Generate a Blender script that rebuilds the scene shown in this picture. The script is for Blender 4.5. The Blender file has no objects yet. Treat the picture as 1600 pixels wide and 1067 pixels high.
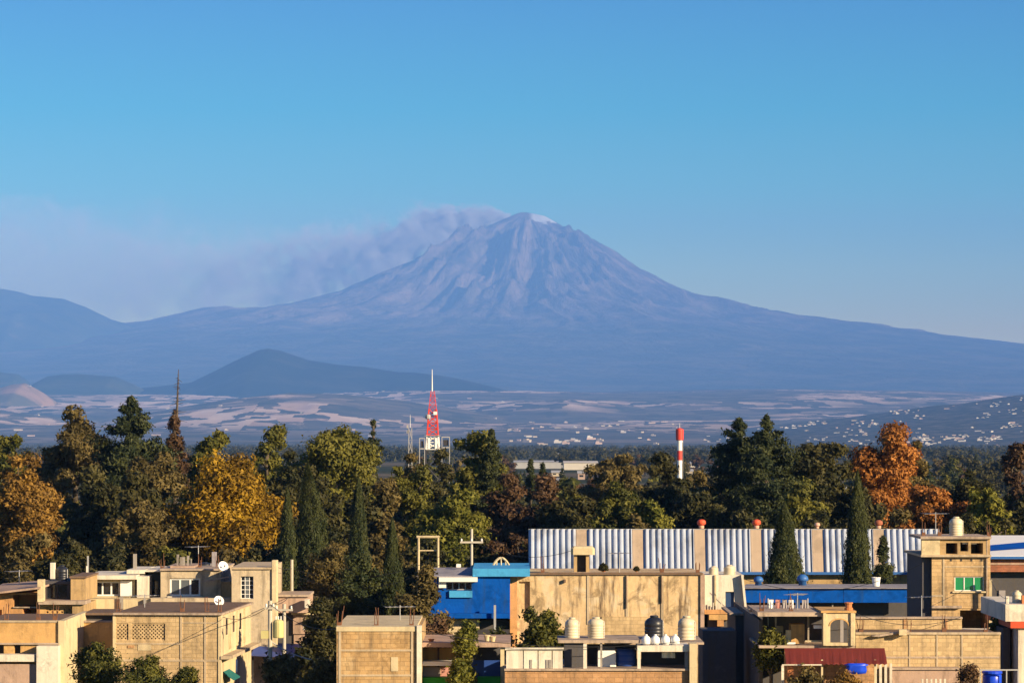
import bpy, math, random
import numpy as np
from mathutils import Vector

# ------------------------------------------------------------------ camera, sky, sun, exposure
F = 4900.0          # focal length in photograph pixels (1600 wide)
HZ = 690.0          # row of the level horizon
CAMZ = 17.0         # eye height: a rooftop
SC = bpy.context.scene
COL = SC.collection

cam_d = bpy.data.cameras.new('camera'); cam = bpy.data.objects.new('camera', cam_d); COL.objects.link(cam)
cam.location = (0, 0, CAMZ); cam.rotation_euler = (math.radians(90), 0, 0)
cam_d.sensor_width = 36.0; cam_d.lens = 36.0 * F / 1600.0
cam_d.shift_y = (HZ - 533.5) / 1600.0
cam_d.clip_start = 1.0; cam_d.clip_end = 200000.0
SC.camera = cam

SUN = Vector((0.76, -0.57, 0.32)).normalized()      # direction towards the sun
SUN_EL = math.asin(SUN.z); SUN_AZ = math.atan2(SUN.x, SUN.y)
w = bpy.data.worlds.new('World'); SC.world = w; w.use_nodes = True
nt = w.node_tree; N = nt.nodes; L = nt.links
bg = N['Background']
sky = N.new('ShaderNodeTexSky'); sky.sky_type = 'NISHITA'; sky.sun_disc = False
sky.sun_elevation = SUN_EL; sky.sun_rotation = SUN_AZ
sky.altitude = 2200; sky.air_density = 1.0; sky.dust_density = 0.35; sky.ozone_density = 3.0
tc = N.new('ShaderNodeTexCoord')
mp = N.new('ShaderNodeVectorMath'); mp.operation = 'MULTIPLY_ADD'; mp.inputs[1].default_value = (1, 1, 3.2); mp.inputs[2].default_value = (0, 0, 0.03)
nm = N.new('ShaderNodeVectorMath'); nm.operation = 'NORMALIZE'
L.new(tc.outputs['Generated'], mp.inputs[0]); L.new(mp.outputs[0], nm.inputs[0]); L.new(nm.outputs[0], sky.inputs['Vector'])
hs = N.new('ShaderNodeHueSaturation'); hs.inputs['Saturation'].default_value = 1.0; hs.inputs['Value'].default_value = 1.0
sz = N.new('ShaderNodeSeparateXYZ'); L.new(tc.outputs['Generated'], sz.inputs[0])
cr = N.new('ShaderNodeValToRGB'); L.new(sz.outputs[2], cr.inputs[0])       # dusty band low over the horizon, clear blue above
els = cr.color_ramp.elements
els[0].position = 0.0; els[0].color = (1.5, 0.66, 0.2, 1)
els[1].position = 0.40; els[1].color = (0.18, 0.29, 0.50, 1)
for q_, c_ in ((0.035, (1.68, 0.75, 0.10, 1)), (0.055, (1.36, 0.98, 0.25, 1)), (0.08, (0.48, 1.0, 0.44, 1)), (0.105, (0.05, 0.88, 0.55, 1)), (0.14, (0.0, 0.62, 0.62, 1)), (0.22, (0.06, 0.38, 0.64, 1))):
    e_ = els.new(q_); e_.color = c_
ml = N.new('ShaderNodeMix'); ml.data_type = 'RGBA'; ml.blend_type = 'MULTIPLY'; ml.inputs[0].default_value = 1.0
L.new(sky.outputs[0], hs.inputs['Color']); L.new(hs.outputs[0], ml.inputs[6]); L.new(cr.outputs[0], ml.inputs[7]); L.new(ml.outputs[2], bg.inputs['Color'])
bg.inputs['Strength'].default_value = 0.15

sun_d = bpy.data.lights.new('sun', 'SUN'); sun = bpy.data.objects.new('sun', sun_d); COL.objects.link(sun)
sun_d.energy = 5.0; sun_d.angle = math.radians(0.5); sun_d.color = (1.0, 0.79, 0.50)
sun.rotation_euler = SUN.to_track_quat('Z', 'Y').to_euler()
sun.location = (60, -40, 60)

SC.view_settings.view_transform = 'Standard'; SC.view_settings.look = 'None'
SC.view_settings.gamma = 1.0; SC.view_settings.use_curve_mapping = False
SC.view_settings.exposure = 1.3
cy = SC.cycles
cy.use_denoising = True
cy.max_bounces = 5; cy.diffuse_bounces = 2; cy.glossy_bounces = 2; cy.transmission_bounces = 3; cy.transparent_max_bounces = 8
cy.volume_bounces = 2; cy.volume_max_steps = 256
cy.sample_clamp_indirect = 4.0

# ------------------------------------------------------------------ helpers
RNG = np.random.default_rng(7)
random.seed(7)

def PX(px, d): return (px - 800.0) * d / F
def PZ(py, d): return CAMZ + (HZ - py) * d / F

class MB:
    """collects faces; build() links them as one mesh object"""
    def __init__(s): s.v = []; s.f = []
    def add(s, vs, fs):
        n = len(s.v); s.v += [tuple(p) for p in vs]; s.f += [tuple(i + n for i in q) for q in fs]; return s
    def quad(s, a, b, c, d): return s.add((a, b, c, d), ((0, 1, 2, 3),))
    def box(s, x0, x1, y0, y1, z0, z1):
        return s.add([(x0,y0,z0),(x1,y0,z0),(x1,y1,z0),(x0,y1,z0),(x0,y0,z1),(x1,y0,z1),(x1,y1,z1),(x0,y1,z1)],
                     [(0,3,2,1),(4,5,6,7),(0,1,5,4),(1,2,6,5),(2,3,7,6),(3,0,4,7)])
    def bbox(s, x0, x1, y0, y1, z0, z1, b=0.03):
        """box with chamfered vertical and top edges"""
        def ring(i, z): return [(x0+i,y0,z),(x1-i,y0,z),(x1,y0+i,z),(x1,y1-i,z),(x1-i,y1,z),(x0+i,y1,z),(x0,y1-i,z),(x0,y0+i,z)]
        def ring2(z): return [(x0+b*1.6,y0+b,z),(x1-b*1.6,y0+b,z),(x1-b,y0+b*1.6,z),(x1-b,y1-b*1.6,z),(x1-b*1.6,y1-b,z),(x0+b*1.6,y1-b,z),(x0+b,y1-b*1.6,z),(x0+b,y0+b*1.6,z)]
        vs = ring(b, z0) + ring(b, z1-b) + ring2(z1)
        fs = [tuple(range(7, -1, -1)), tuple(range(16, 24))]
        for k in range(8):
            j = (k+1) % 8
            fs += [(k, j, 8+j, 8+k), (8+k, 8+j, 16+j, 16+k)]
        return s.add(vs, fs)
    def tube(s, p, q, r, n=8, r2=None):
        p = Vector(p); q = Vector(q); r2 = r if r2 is None else r2
        a = (q-p).normalized(); t = Vector((0,0,1)) if abs(a.z) < 0.9 else Vector((1,0,0))
        u = a.cross(t).normalized(); w_ = a.cross(u)
        vs = []
        for c, rr in ((p, r), (q, r2)):
            for k in range(n):
                g = 2*math.pi*k/n; vs.append(c + u*(rr*math.cos(g)) + w_*(rr*math.sin(g)))
        fs = [(k, (k+1) % n, n+(k+1) % n, n+k) for k in range(n)] + [tuple(range(n-1, -1, -1)), tuple(range(n, 2*n))]
        return s.add(vs, fs)
    def lathe(s, c, prof, n=16):
        """prof: list of (radius, z) bottom to top around centre c"""
        vs = []; fs = []
        for r, z in prof:
            for k in range(n):
                g = 2*math.pi*k/n; vs.append((c[0]+r*math.cos(g), c[1]+r*math.sin(g), c[2]+z))
        m = len(prof)
        for i in range(m-1):
            for k in range(n):
                j = (k+1) % n; fs.append((i*n+k, i*n+j, (i+1)*n+j, (i+1)*n+k))
        fs += [tuple(range(n-1, -1, -1)), tuple(range((m-1)*n, m*n))]
        return s.add(vs, fs)
    def prism(s, poly, y0, y1):
        """poly: list of (x, z), extruded from y0 to y1"""
        n = len(poly)
        vs = [(x, y0, z) for x, z in poly] + [(x, y1, z) for x, z in poly]
        fs = [tuple(range(n)), tuple(range(2*n-1, n-1, -1))] + [(k, n+k, n+(k+1) % n, (k+1) % n) for k in range(n)]
        return s.add(vs, fs)
    def wall(s, x0, x1, z0, z1, y, dep, holes):
        """solid box whose front face (at y) has rectangular openings with real reveals; holes: (x0,x1,z0,z1,depth)"""
        xs = sorted({x0, x1, *[h[0] for h in holes], *[h[1] for h in holes]}); zs = sorted({z0, z1, *[h[2] for h in holes], *[h[3] for h in holes]})
        for i in range(len(xs)-1):
            for j in range(len(zs)-1):
                cx = (xs[i]+xs[i+1])/2; cz = (zs[j]+zs[j+1])/2
                if any(h[0] < cx < h[1] and h[2] < cz < h[3] for h in holes): continue
                s.quad((xs[i],y,zs[j]),(xs[i+1],y,zs[j]),(xs[i+1],y,zs[j+1]),(xs[i],y,zs[j+1]))
        for a, b, c, d, r in holes:
            Y = y + r
            s.quad((a,y,c),(a,Y,c),(a,Y,d),(a,y,d)); s.quad((b,y,c),(b,y,d),(b,Y,d),(b,Y,c))
            s.quad((a,y,d),(a,Y,d),(b,Y,d),(b,y,d)); s.quad((a,y,c),(b,y,c),(b,Y,c),(a,Y,c))
            s.quad((a,Y,c),(b,Y,c),(b,Y,d),(a,Y,d))
        E_ = y + dep
        s.quad((x0,y,z0),(x0,y,z1),(x0,E_,z1),(x0,E_,z0)); s.quad((x1,y,z0),(x1,E_,z0),(x1,E_,z1),(x1,y,z1))
        s.quad((x0,y,z1),(x1,y,z1),(x1,E_,z1),(x0,E_,z1)); s.quad((x0,E_,z0),(x0,E_,z1),(x1,E_,z1),(x1,E_,z0))
        return s
    def mesh(s, name, off=(0,0,0), smooth=False):
        me = bpy.data.meshes.new(name)
        o = off
        me.from_pydata([(p[0]-o[0], p[1]-o[1], p[2]-o[2]) for p in s.v], [], s.f)
        if smooth: me.polygons.foreach_set('use_smooth', [True]*len(me.polygons))
        me.update(); return me

def tag(o, label=None, cat=None, group=None, kind=None):
    if label: o['label'] = label
    if cat: o['category'] = cat
    if group: o['group'] = group
    if kind: o['kind'] = kind
    return o

def thing(name, label, cat, loc, rz=0.0, group=None):
    o = bpy.data.objects.new(name, None); COL.objects.link(o); o.location = loc; o.rotation_euler = (0, 0, rz)
    o.empty_display_size = 0.3
    return tag(o, label, cat, group)

def link(name, me, mat, parent=None, label=None):
    if mat is not None and not me.materials: me.materials.append(mat)
    o = bpy.data.objects.new(name, me); COL.objects.link(o)
    if parent is not None: o.parent = parent
    if label: o['label'] = label
    return o

def npmesh(name, V, Fq, smooth=False, tint=None):
    """mesh from numpy vertices and quads (or triangles)"""
    me = bpy.data.meshes.new(name); k = Fq.shape[1]
    me.vertices.add(len(V)); me.vertices.foreach_set('co', V.astype(np.float32).ravel())
    me.loops.add(Fq.size); me.loops.foreach_set('vertex_index', Fq.astype(np.int32).ravel())
    me.polygons.add(len(Fq)); me.polygons.foreach_set('loop_start', np.arange(0, Fq.size, k, dtype=np.int32))
    if smooth: me.polygons.foreach_set('use_smooth', np.ones(len(Fq), dtype=bool))
    if tint is not None:
        a = me.attributes.new('tint', 'FLOAT', 'POINT'); a.data.foreach_set('value', tint.astype(np.float32))
    me.update(calc_edges=True); return me

# ------------------------------------------------------------------ materials
class NT:
    def __init__(s, name):
        s.m = bpy.data.materials.new(name); s.m.use_nodes = True; s.t = s.m.node_tree; s.n = s.t.nodes; s.l = s.t.links
        s.b = s.n['Principled BSDF']; s.out = s.n['Material Output']
    def new(s, t, **kw):
        x = s.n.new(t)
        for k, v in kw.items(): setattr(x, k, v)
        return x
    def val(s, sock, v):
        if hasattr(v, 'is_output') or isinstance(v, bpy.types.NodeSocket): s.l.new(v, sock)
        else: sock.default_value = v
    def math(s, op, a, b=0.0, c=None, clamp=False):
        x = s.new('ShaderNodeMath', operation=op, use_clamp=clamp); s.val(x.inputs[0], a); s.val(x.inputs[1], b)
        if c is not None: s.val(x.inputs[2], c)
        return x.outputs[0]
    def mix(s, f, a, b, blend='MIX'):
        x = s.new('ShaderNodeMix', data_type='RGBA', blend_type=blend); s.val(x.inputs[0], f)
        for i, v in ((6, a), (7, b)):
            if isinstance(v, (tuple, list)): v = (*v[:3], 1.0)
            s.val(x.inputs[i], v)
        return x.outputs[2]
    def noise(s, vec, scale, detail=3.0, rough=0.55, dist=0.0):
        x = s.new('ShaderNodeTexNoise'); x.inputs['Scale'].default_value = scale; x.inputs['Detail'].default_value = detail
        x.inputs['Roughness'].default_value = rough; x.inputs['Distortion'].default_value = dist
        if vec is not None: s.l.new(vec, x.inputs['Vector'])
        return x.outputs[0]
    def ramp(s, f, lo, hi, smooth=True):
        x = s.new('ShaderNodeMapRange'); x.interpolation_type = 'SMOOTHSTEP' if smooth else 'LINEAR'
        s.val(x.inputs[0], f); x.inputs[1].default_value = lo; x.inputs[2].default_value = hi
        return x.outputs[0]
    def pos(s): return s.new('ShaderNodeNewGeometry').outputs['Position']
    def sep(s, v):
        x = s.new('ShaderNodeSeparateXYZ'); s.l.new(v, x.inputs[0]); return x.outputs
    def comb(s, a, b, c):
        x = s.new('ShaderNodeCombineXYZ')
        for i, v in enumerate((a, b, c)): s.val(x.inputs[i], v)
        return x.outputs[0]
    def bump(s, h, strength, dist):
        x = s.new('ShaderNodeBump'); x.inputs['Strength'].default_value = strength; x.inputs['Distance'].default_value = dist
        s.l.new(h, x.inputs['Height']); s.l.new(x.outputs[0], s.b.inputs['Normal'])

def wallmat(name, base, var=0.25, stain=0.35, block=False, rough=0.9, stain_col=(0.10, 0.08, 0.06), spec=0.15, patch=None):
    """weathered masonry: mottled colour, vertical run-off streaks, optional block courses"""
    t = NT(name); p = t.pos(); x, y, z = t.sep(p); u = t.math('ADD', x, y)
    col = base
    big = t.noise(p, 0.45, 4); fine = t.noise(p, 5.0, 4, 0.65)
    f1 = t.math('ADD', t.math('MULTIPLY', t.math('SUBTRACT', big, 0.5), 2*var), t.math('MULTIPLY', t.math('SUBTRACT', fine, 0.5), 1.6*var))
    g = t.math('ADD', 1.0, f1)
    gc = t.new('ShaderNodeCombineColor'); [t.l.new(g, gc.inputs[i]) for i in range(3)]
    c = t.mix(1.0, (*base, 1), gc.outputs[0], 'MULTIPLY')
    hgt = fine
    if patch:
        c = t.mix(t.math('MULTIPLY', t.ramp(t.noise(p, 0.9, 3, 0.6, 0.6), 0.52, 0.64), 0.75), c, patch)
    if block:
        br = t.new('ShaderNodeTexBrick'); t.l.new(t.comb(u, z, 0.0), br.inputs['Vector'])
        br.inputs['Scale'].default_value = 1.0; br.inputs['Brick Width'].default_value = 0.40; br.inputs['Row Height'].default_value = 0.20
        br.inputs['Mortar Size'].default_value = 0.014; br.inputs['Mortar Smooth'].default_value = 0.3; br.inputs['Bias'].default_value = 0.0
        br.inputs['Color1'].default_value = (0.84, 0.82, 0.80, 1); br.inputs['Color2'].default_value = (1.14, 1.12, 1.10, 1); br.inputs['Mortar'].default_value = (0.72, 0.7, 0.68, 1)
        c = t.mix(0.8, c, br.outputs['Color'], 'MULTIPLY')
        hgt = t.math('SUBTRACT', fine, t.math('MULTIPLY', br.outputs['Fac'], 0.8))
    gm = t.math('MULTIPLY', t.ramp(t.noise(p, 0.75, 5, 0.7, 0.8), 0.50, 0.66), 0.25+stain*0.9)
    c = t.mix(gm, c, tuple(0.35*b_+0.055*b_/max(base) for b_ in base))
    pm = t.math('MULTIPLY', t.ramp(t.noise(p, 1.7, 4, 0.65, 0.3), 0.60, 0.66), 0.55)
    c = t.mix(pm, c, tuple(min(.8, b_*1.3) for b_ in base))
    st = t.noise(t.comb(t.math('MULTIPLY', u, 2.2), t.math('MULTIPLY', z, 0.20), 0.0), 1.0, 5, 0.7)
    c = t.mix(t.math('MULTIPLY', t.ramp(st, 0.48, 0.68), min(1.0, stain*1.5)), c, stain_col)
    t.l.new(c, t.b.inputs['Base Color']); t.b.inputs['Roughness'].default_value = rough; t.b.inputs['Specular IOR Level'].default_value = spec
    t.bump(hgt, 0.5, 0.03)
    return t.m

def plain(name, base, rough=0.6, var=0.15, metal=0.0, spec=0.4, scale=3.0, dirt=0.0):
    t = NT(name); p = t.pos()
    n = t.math('ADD', 1.0, t.math('MULTIPLY', t.math('SUBTRACT', t.noise(p, scale, 4, 0.6), 0.5), 2*var))
    gc = t.new('ShaderNodeCombineColor'); [t.l.new(n, gc.inputs[i]) for i in range(3)]
    c = t.mix(1.0, (*base, 1), gc.outputs[0], 'MULTIPLY')
    if dirt: c = t.mix(t.math('MULTIPLY', t.ramp(t.noise(p, scale*0.6, 4, 0.65), 0.5, 0.68), dirt), c, (0.07, 0.055, 0.04))
    t.l.new(c, t.b.inputs['Base Color']); t.b.inputs['Roughness'].default_value = rough; t.b.inputs['Metallic'].default_value = metal
    t.b.inputs['Specular IOR Level'].default_value = spec
    return t.m

def leafmat(name, ca, cb, trans=0.22):
    t = NT(name)
    a = t.new('ShaderNodeAttribute', attribute_name='tint').outputs['Fac']
    inf = t.new('ShaderNodeObjectInfo').outputs['Random']
    f = t.math('ADD', a, t.math('MULTIPLY', t.math('SUBTRACT', inf, 0.5), 0.25), clamp=True)
    c = t.mix(f, ca, cb)
    t.l.new(c, t.b.inputs['Base Color']); t.b.inputs['Roughness'].default_value = 0.65; t.b.inputs['Specular IOR Level'].default_value = 0.2
    tr = t.new('ShaderNodeBsdfTranslucent'); t.l.new(c, tr.inputs['Color'])
    mx = t.new('ShaderNodeMixShader'); mx.inputs[0].default_value = trans
    t.l.new(t.b.outputs[0], mx.inputs[1]); t.l.new(tr.outputs[0], mx.inputs[2]); t.l.new(mx.outputs[0], t.out.inputs['Surface'])
    return t.m

# ------------------------------------------------------------------ terrain
def vnoise(x, y, seed=0):
    xi = np.floor(x).astype(np.int64); yi = np.floor(y).astype(np.int64); fx = x-xi; fy = y-yi
    def h(a, b):
        n = (a*374761393 + b*668265263 + seed*974634777) & 0xFFFFFFFF
        n = ((n ^ (n >> 13)) * 1274126177) & 0xFFFFFFFF
        return ((n ^ (n >> 16)) & 0xFFFF)/65535.0
    ux = fx*fx*fx*(fx*(fx*6-15)+10); uy = fy*fy*fy*(fy*(fy*6-15)+10)
    a = h(xi, yi); b = h(xi+1, yi); c = h(xi, yi+1); d = h(xi+1, yi+1)
    return (a*(1-ux)+b*ux)*(1-uy) + (c*(1-ux)+d*ux)*uy
def fbm(x, y, o=5, seed=0, g=0.5, ridged=False):
    s = 0; a = 1; t = 0
    for k in range(o):
        n = vnoise(x, y, seed+k)
        if ridged: n = 1-np.abs(2*n-1)
        s = s + a*n; t += a; a *= g; x = x*2.03+17.1; y = y*2.03+5.7
    return s/t
def smooth(t): t = np.clip(t, 0, 1); return t*t*(3-2*t)

def grid(name, X, Y, Z, mat, label=None):
    n, m = X.shape
    V = np.stack([X, Y, Z], -1).reshape(-1, 3)
    i = np.arange(n*m).reshape(n, m)
    Q = np.stack([i[:-1,:-1], i[:-1,1:], i[1:,1:], i[1:,:-1]], -1).reshape(-1, 4)
    o = link(name, npmesh(name, V, Q, True), mat); o['kind'] = 'structure'
    if label: o['label'] = label
    return o

VX_ = (822-800.0)*43000.0/F
def landmat(name, kind):
    t = NT(name); p = t.pos(); x, y, z = t.sep(p)
    km = t.new('ShaderNodeVectorMath', operation='SCALE'); t.l.new(p, km.inputs[0]); km.inputs['Scale'].default_value = 0.001; k = km.outputs[0]
    forest = t.mix(t.ramp(t.noise(k, 3.0, 5, 0.65), 0.35, 0.7), (0.022, 0.034, 0.022), (0.055, 0.060, 0.034))
    if kind == 'volcano':
        forest = t.mix(t.ramp(t.noise(k, 1.5, 6, 0.65), 0.40, 0.66), (0.045, 0.050, 0.036), (0.11, 0.095, 0.062))
        ddx = t.math('SUBTRACT', x, VX_); ddy = t.math('SUBTRACT', y, 43000.0); ang = t.math('ARCTAN2', ddx, t.math('MULTIPLY', ddy, -1.0))
        rad = t.math('SQRT', t.math('ADD', t.math('MULTIPLY', ddx, ddx), t.math('MULTIPLY', ddy, ddy)))
        pol = t.comb(t.math('MULTIPLY', ang, 5.0), t.math('MULTIPLY', rad, 0.00045), t.math('MULTIPLY', t.noise(k, 1.2, 3), 0.8))
        strk = t.noise(pol, 2.2, 7, 0.68, 0.6)          # ash and lava streaks running down the cone
        rock = t.mix(t.ramp(t.math('ADD', t.math('MULTIPLY', strk, 0.7), t.math('MULTIPLY', t.noise(k, 3.0, 6, 0.7), 0.3)), 0.38, 0.64), (0.055, 0.048, 0.048), (0.27, 0.195, 0.16))
        bh = t.math('ADD', t.math('MULTIPLY', strk, 1.0), t.math('MULTIPLY', t.noise(k, 9.0, 6, 0.7), 0.35)); t.bump(bh, 0.75, 200.0)
        zz = t.math('ADD', z, t.math('MULTIPLY', t.math('SUBTRACT', t.noise(k, 0.8, 5, 0.6), 0.5), 900.0))
        c = t.mix(t.ramp(zz, 1250.0, 1750.0), forest, rock)
        grassy = t.ramp(t.noise(k, 1.6, 5, 0.6), 0.56, 0.68)
        c = t.mix(t.math('MULTIPLY', grassy, t.math('MULTIPLY', t.ramp(z, 700.0, 1100.0), 0.6)), c, (0.20, 0.16, 0.10))
        sn = t.math('MULTIPLY', t.ramp(t.noise(k, 3.0, 4, 0.6), 0.52, 0.57), t.math('MULTIPLY', t.ramp(z, 2880.0, 3040.0), t.ramp(x, VX_+20.0, VX_+120.0)))
        c = t.mix(sn, c, (0.85, 0.87, 0.9))
    elif kind == 'fields':
        forest = t.mix(t.ramp(t.noise(k, 3.0, 5, 0.65), 0.35, 0.7), (0.055, 0.058, 0.042), (0.13, 0.105, 0.078))
        v = t.new('ShaderNodeTexVoronoi', distance='CHEBYCHEV'); v.inputs['Scale'].default_value = 1.0; v.inputs['Randomness'].default_value = 0.85
        sc = t.new('ShaderNodeVectorMath', operation='MULTIPLY'); t.l.new(k, sc.inputs[0]); sc.inputs[1].default_value = (9.0, 4.2, 0.0)
        t.l.new(sc.outputs[0], v.inputs['Vector'])
        r, g_, b_ = t.sep(v.outputs['Color'])
        fn_ = t.noise(k, 16.0, 4, 0.7); g_ = t.math('ADD', g_, t.math('MULTIPLY', t.math('SUBTRACT', fn_, 0.5), 0.5))
        straw = t.mix(t.math('ADD', t.math('MULTIPLY', r, 0.7), t.math('MULTIPLY', fn_, 0.4)), (0.44, 0.29, 0.22), (0.68, 0.52, 0.41))
        c = t.mix(t.ramp(g_, 0.42, 0.52), forest, straw)
        big = t.noise(k, 0.36, 3, 0.55)
        c = t.mix(t.math('MULTIPLY', t.ramp(big, 0.46, 0.55), 0.92), c, forest)
        c = t.mix(t.ramp(z, 370.0, 470.0), c, forest)
        c = t.mix(t.math('MULTIPLY', t.math('SUBTRACT', 1.0, t.ramp(t.math('ADD', z, t.math('MULTIPLY', big, 70.0)), 65.0, 165.0)), 0.8), c, forest)
    elif kind == 'town':
        grid_n = t.noise(k, 14.0, 5, 0.7)
        c = t.mix(t.ramp(grid_n, 0.45, 0.7), (0.045, 0.048, 0.034), (0.18, 0.145, 0.115))
    elif kind == 'scrub':
        c = t.mix(t.ramp(t.noise(k, 2.0, 5, 0.65), 0.45, 0.7), (0.010, 0.016, 0.012), (0.035, 0.036, 0.024))
    elif kind == 'farm_hill':
        c = t.mix(t.ramp(t.noise(k, 2.5, 5, 0.6), 0.4, 0.62), (0.30, 0.19, 0.13), (0.10, 0.09, 0.05))
    else:
        c = t.mix(t.ramp(t.noise(k, 1.8, 5, 0.6), 0.58, 0.72), forest, (0.12, 0.10, 0.06))
    t.l.new(c, t.b.inputs['Base Color']); t.b.inputs['Roughness'].default_value = 1.0; t.b.inputs['Specular IOR Level'].default_value = 0.0
    return t.m

M_volc = landmat('volcano_rock', 'volcano'); M_field = landmat('field_patches', 'fields'); M_forest = landmat('forest_slopes', 'forest')
M_dark = landmat('dark_scrub_slopes', 'scrub'); M_town = landmat('town_hillside', 'town'); M_farmhill = landmat('farm_hill_soil', 'farm_hill')

# flat ground to the horizon
t = NT('ground_soil'); p = t.pos(); c = t.mix(t.ramp(t.noise(p, 0.02, 6, 0.65), 0.38, 0.66), (0.075, 0.068, 0.045), (0.17, 0.135, 0.095))
c = t.mix(t.ramp(t.noise(p, 0.0035, 5, 0.6), 0.42, 0.56), c, (0.035, 0.045, 0.022))
t.l.new(c, t.b.inputs['Base Color']); t.b.inputs['Roughness'].default_value = 1.0; t.b.inputs['Specular IOR Level'].default_value = 0.05
g = MB(); g.quad((-46000,-4000,0),(46000,-4000,0),(46000,51000,0),(-46000,51000,0))
go = link('ground', g.mesh('ground'), t.m); tag(go, kind='structure')

# the plain rises towards the volcano: farmland piedmont
def piedmont_z(x, y):
    yy = y + 1500*(fbm(x/3500, y/3500, 3, 40)-0.5) - 0.10*np.clip(x-500, 0, None)
    return np.interp(yy, [9500, 13000, 16500, 19500, 22500, 26000, 34000, 44000], [-12, 28, 118, 240, 350, 430, 560, 700]) + 105*(fbm(x/2300, y/2300, 5, 41)-0.5)*smooth((y-10500)/6000)
X, Y = np.meshgrid(np.linspace(-10500, 10500, 240), np.linspace(9500, 36000, 220)); grid('piedmont', X, Y, piedmont_z(X, Y), M_field)

def ridge(name, prof, dc, df, db, mat, relief=0.18, wl=900, seed=1, nx=200, ny=90, power=1.3, pad=0.0):
    px = np.array([q[0] for q in prof], float); py = np.array([q[1] for q in prof], float)
    xs = PX(px, dc); zs = PZ(py, dc)
    X, Y = np.meshgrid(np.linspace(xs[0], xs[-1], nx), np.concatenate([np.linspace(df, dc, int(ny*.7), endpoint=False), np.linspace(dc, db, ny-int(ny*.7))]))
    crest = np.interp(X, xs, zs)
    t_ = np.where(Y < dc, (Y-df)/(dc-df), (db-Y)/(db-dc)); t_ = np.clip(t_, 0, 1)
    s_ = t_**power*0.55 + smooth(t_)*0.45
    rel = fbm(X/wl, Y/(wl*2.2), 5, seed, 0.52, True)-0.55
    edge = smooth((X-xs[0])/(0.08*(xs[-1]-xs[0])))*smooth((xs[-1]-X)/(0.08*(xs[-1]-xs[0])))
    Z = crest*s_*edge + rel*relief*crest*np.clip(t_*(1-t_)*3.4, 0, 1)*edge + 10*(fbm(X/160, Y/160, 3, seed+9)-0.5)*s_ - 6*(1-s_*edge) - pad
    return grid(name, X, Y, Z, mat)

ridge('mountain', [(-900,640),(-600,560),(-400,500),(-200,462),(-60,447),(0,451),(30,456),(50,462),(100,467),(135,480),(175,500),(220,512),(280,532),(360,560),(460,592),(600,630),(760,680)], 39500, 31500, 46500, M_forest, 0.32, 1500, 3, 240, 110, 1.2)
ridge('foothill', [(-120,660),(0,640),(100,625),(180,612),(215,607),(300,597),(340,578),(380,558),(405,547),(420,545),(440,548),(480,562),(530,570),(570,574),(620,581),(650,582),(700,588),(750,600),(800,612),(900,626),(1000,646),(1100,664),(1250,686)], 24500, 19800, 31000, M_dark, 0.22, 1100, 11, 240, 80, 1.5)
ridge('hill', [(20,640),(55,598),(75,588),(100,585),(140,585),(180,588),(210,600),(240,618),(280,645)], 24000, 20800, 28500, M_forest, 0.15, 800, 15, 90, 50)
ridge('hill', [(-260,640),(-150,590),(-60,580),(0,582),(30,585),(45,600),(70,640)], 25500, 22500, 29500, M_forest, 0.15, 800, 17, 90, 50)
ridge('hill', [(-260,650),(-140,615),(-60,600),(0,606),(20,600),(40,598),(60,610),(80,626),(105,652)], 20500, 18200, 24500, M_farmhill, 0.15, 700, 19, 90, 50)
ridge('hill', [(150,664),(260,640),(360,624),(450,614),(540,616),(640,628),(760,646),(900,668),(1000,684)], 18500, 13600, 22500, M_field, 0.22, 1300, 29, 200, 80, 1.0)
ridge('hill', [(560,672),(700,642),(800,628),(880,623),(960,630),(1080,646),(1250,664),(1400,684)], 20000, 15000, 24500, M_field, 0.22, 1300, 31, 200, 80, 1.0)
ridge('hill', [(-260,660),(-120,640),(0,642),(80,650),(170,662),(270,680)], 17500, 12600, 21500, M_field, 0.2, 1200, 37, 140, 70, 1.0)
RH = [(880,692),(1000,688),(1150,670),(1300,653),(1400,641),(1500,629),(1600,615),(1750,598),(1950,585),(2250,640)]
ridge('hillside', RH, 14500, 8600, 18500, M_town, 0.06, 700, 23, 220, 80, 1.0, 3.0)

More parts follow.
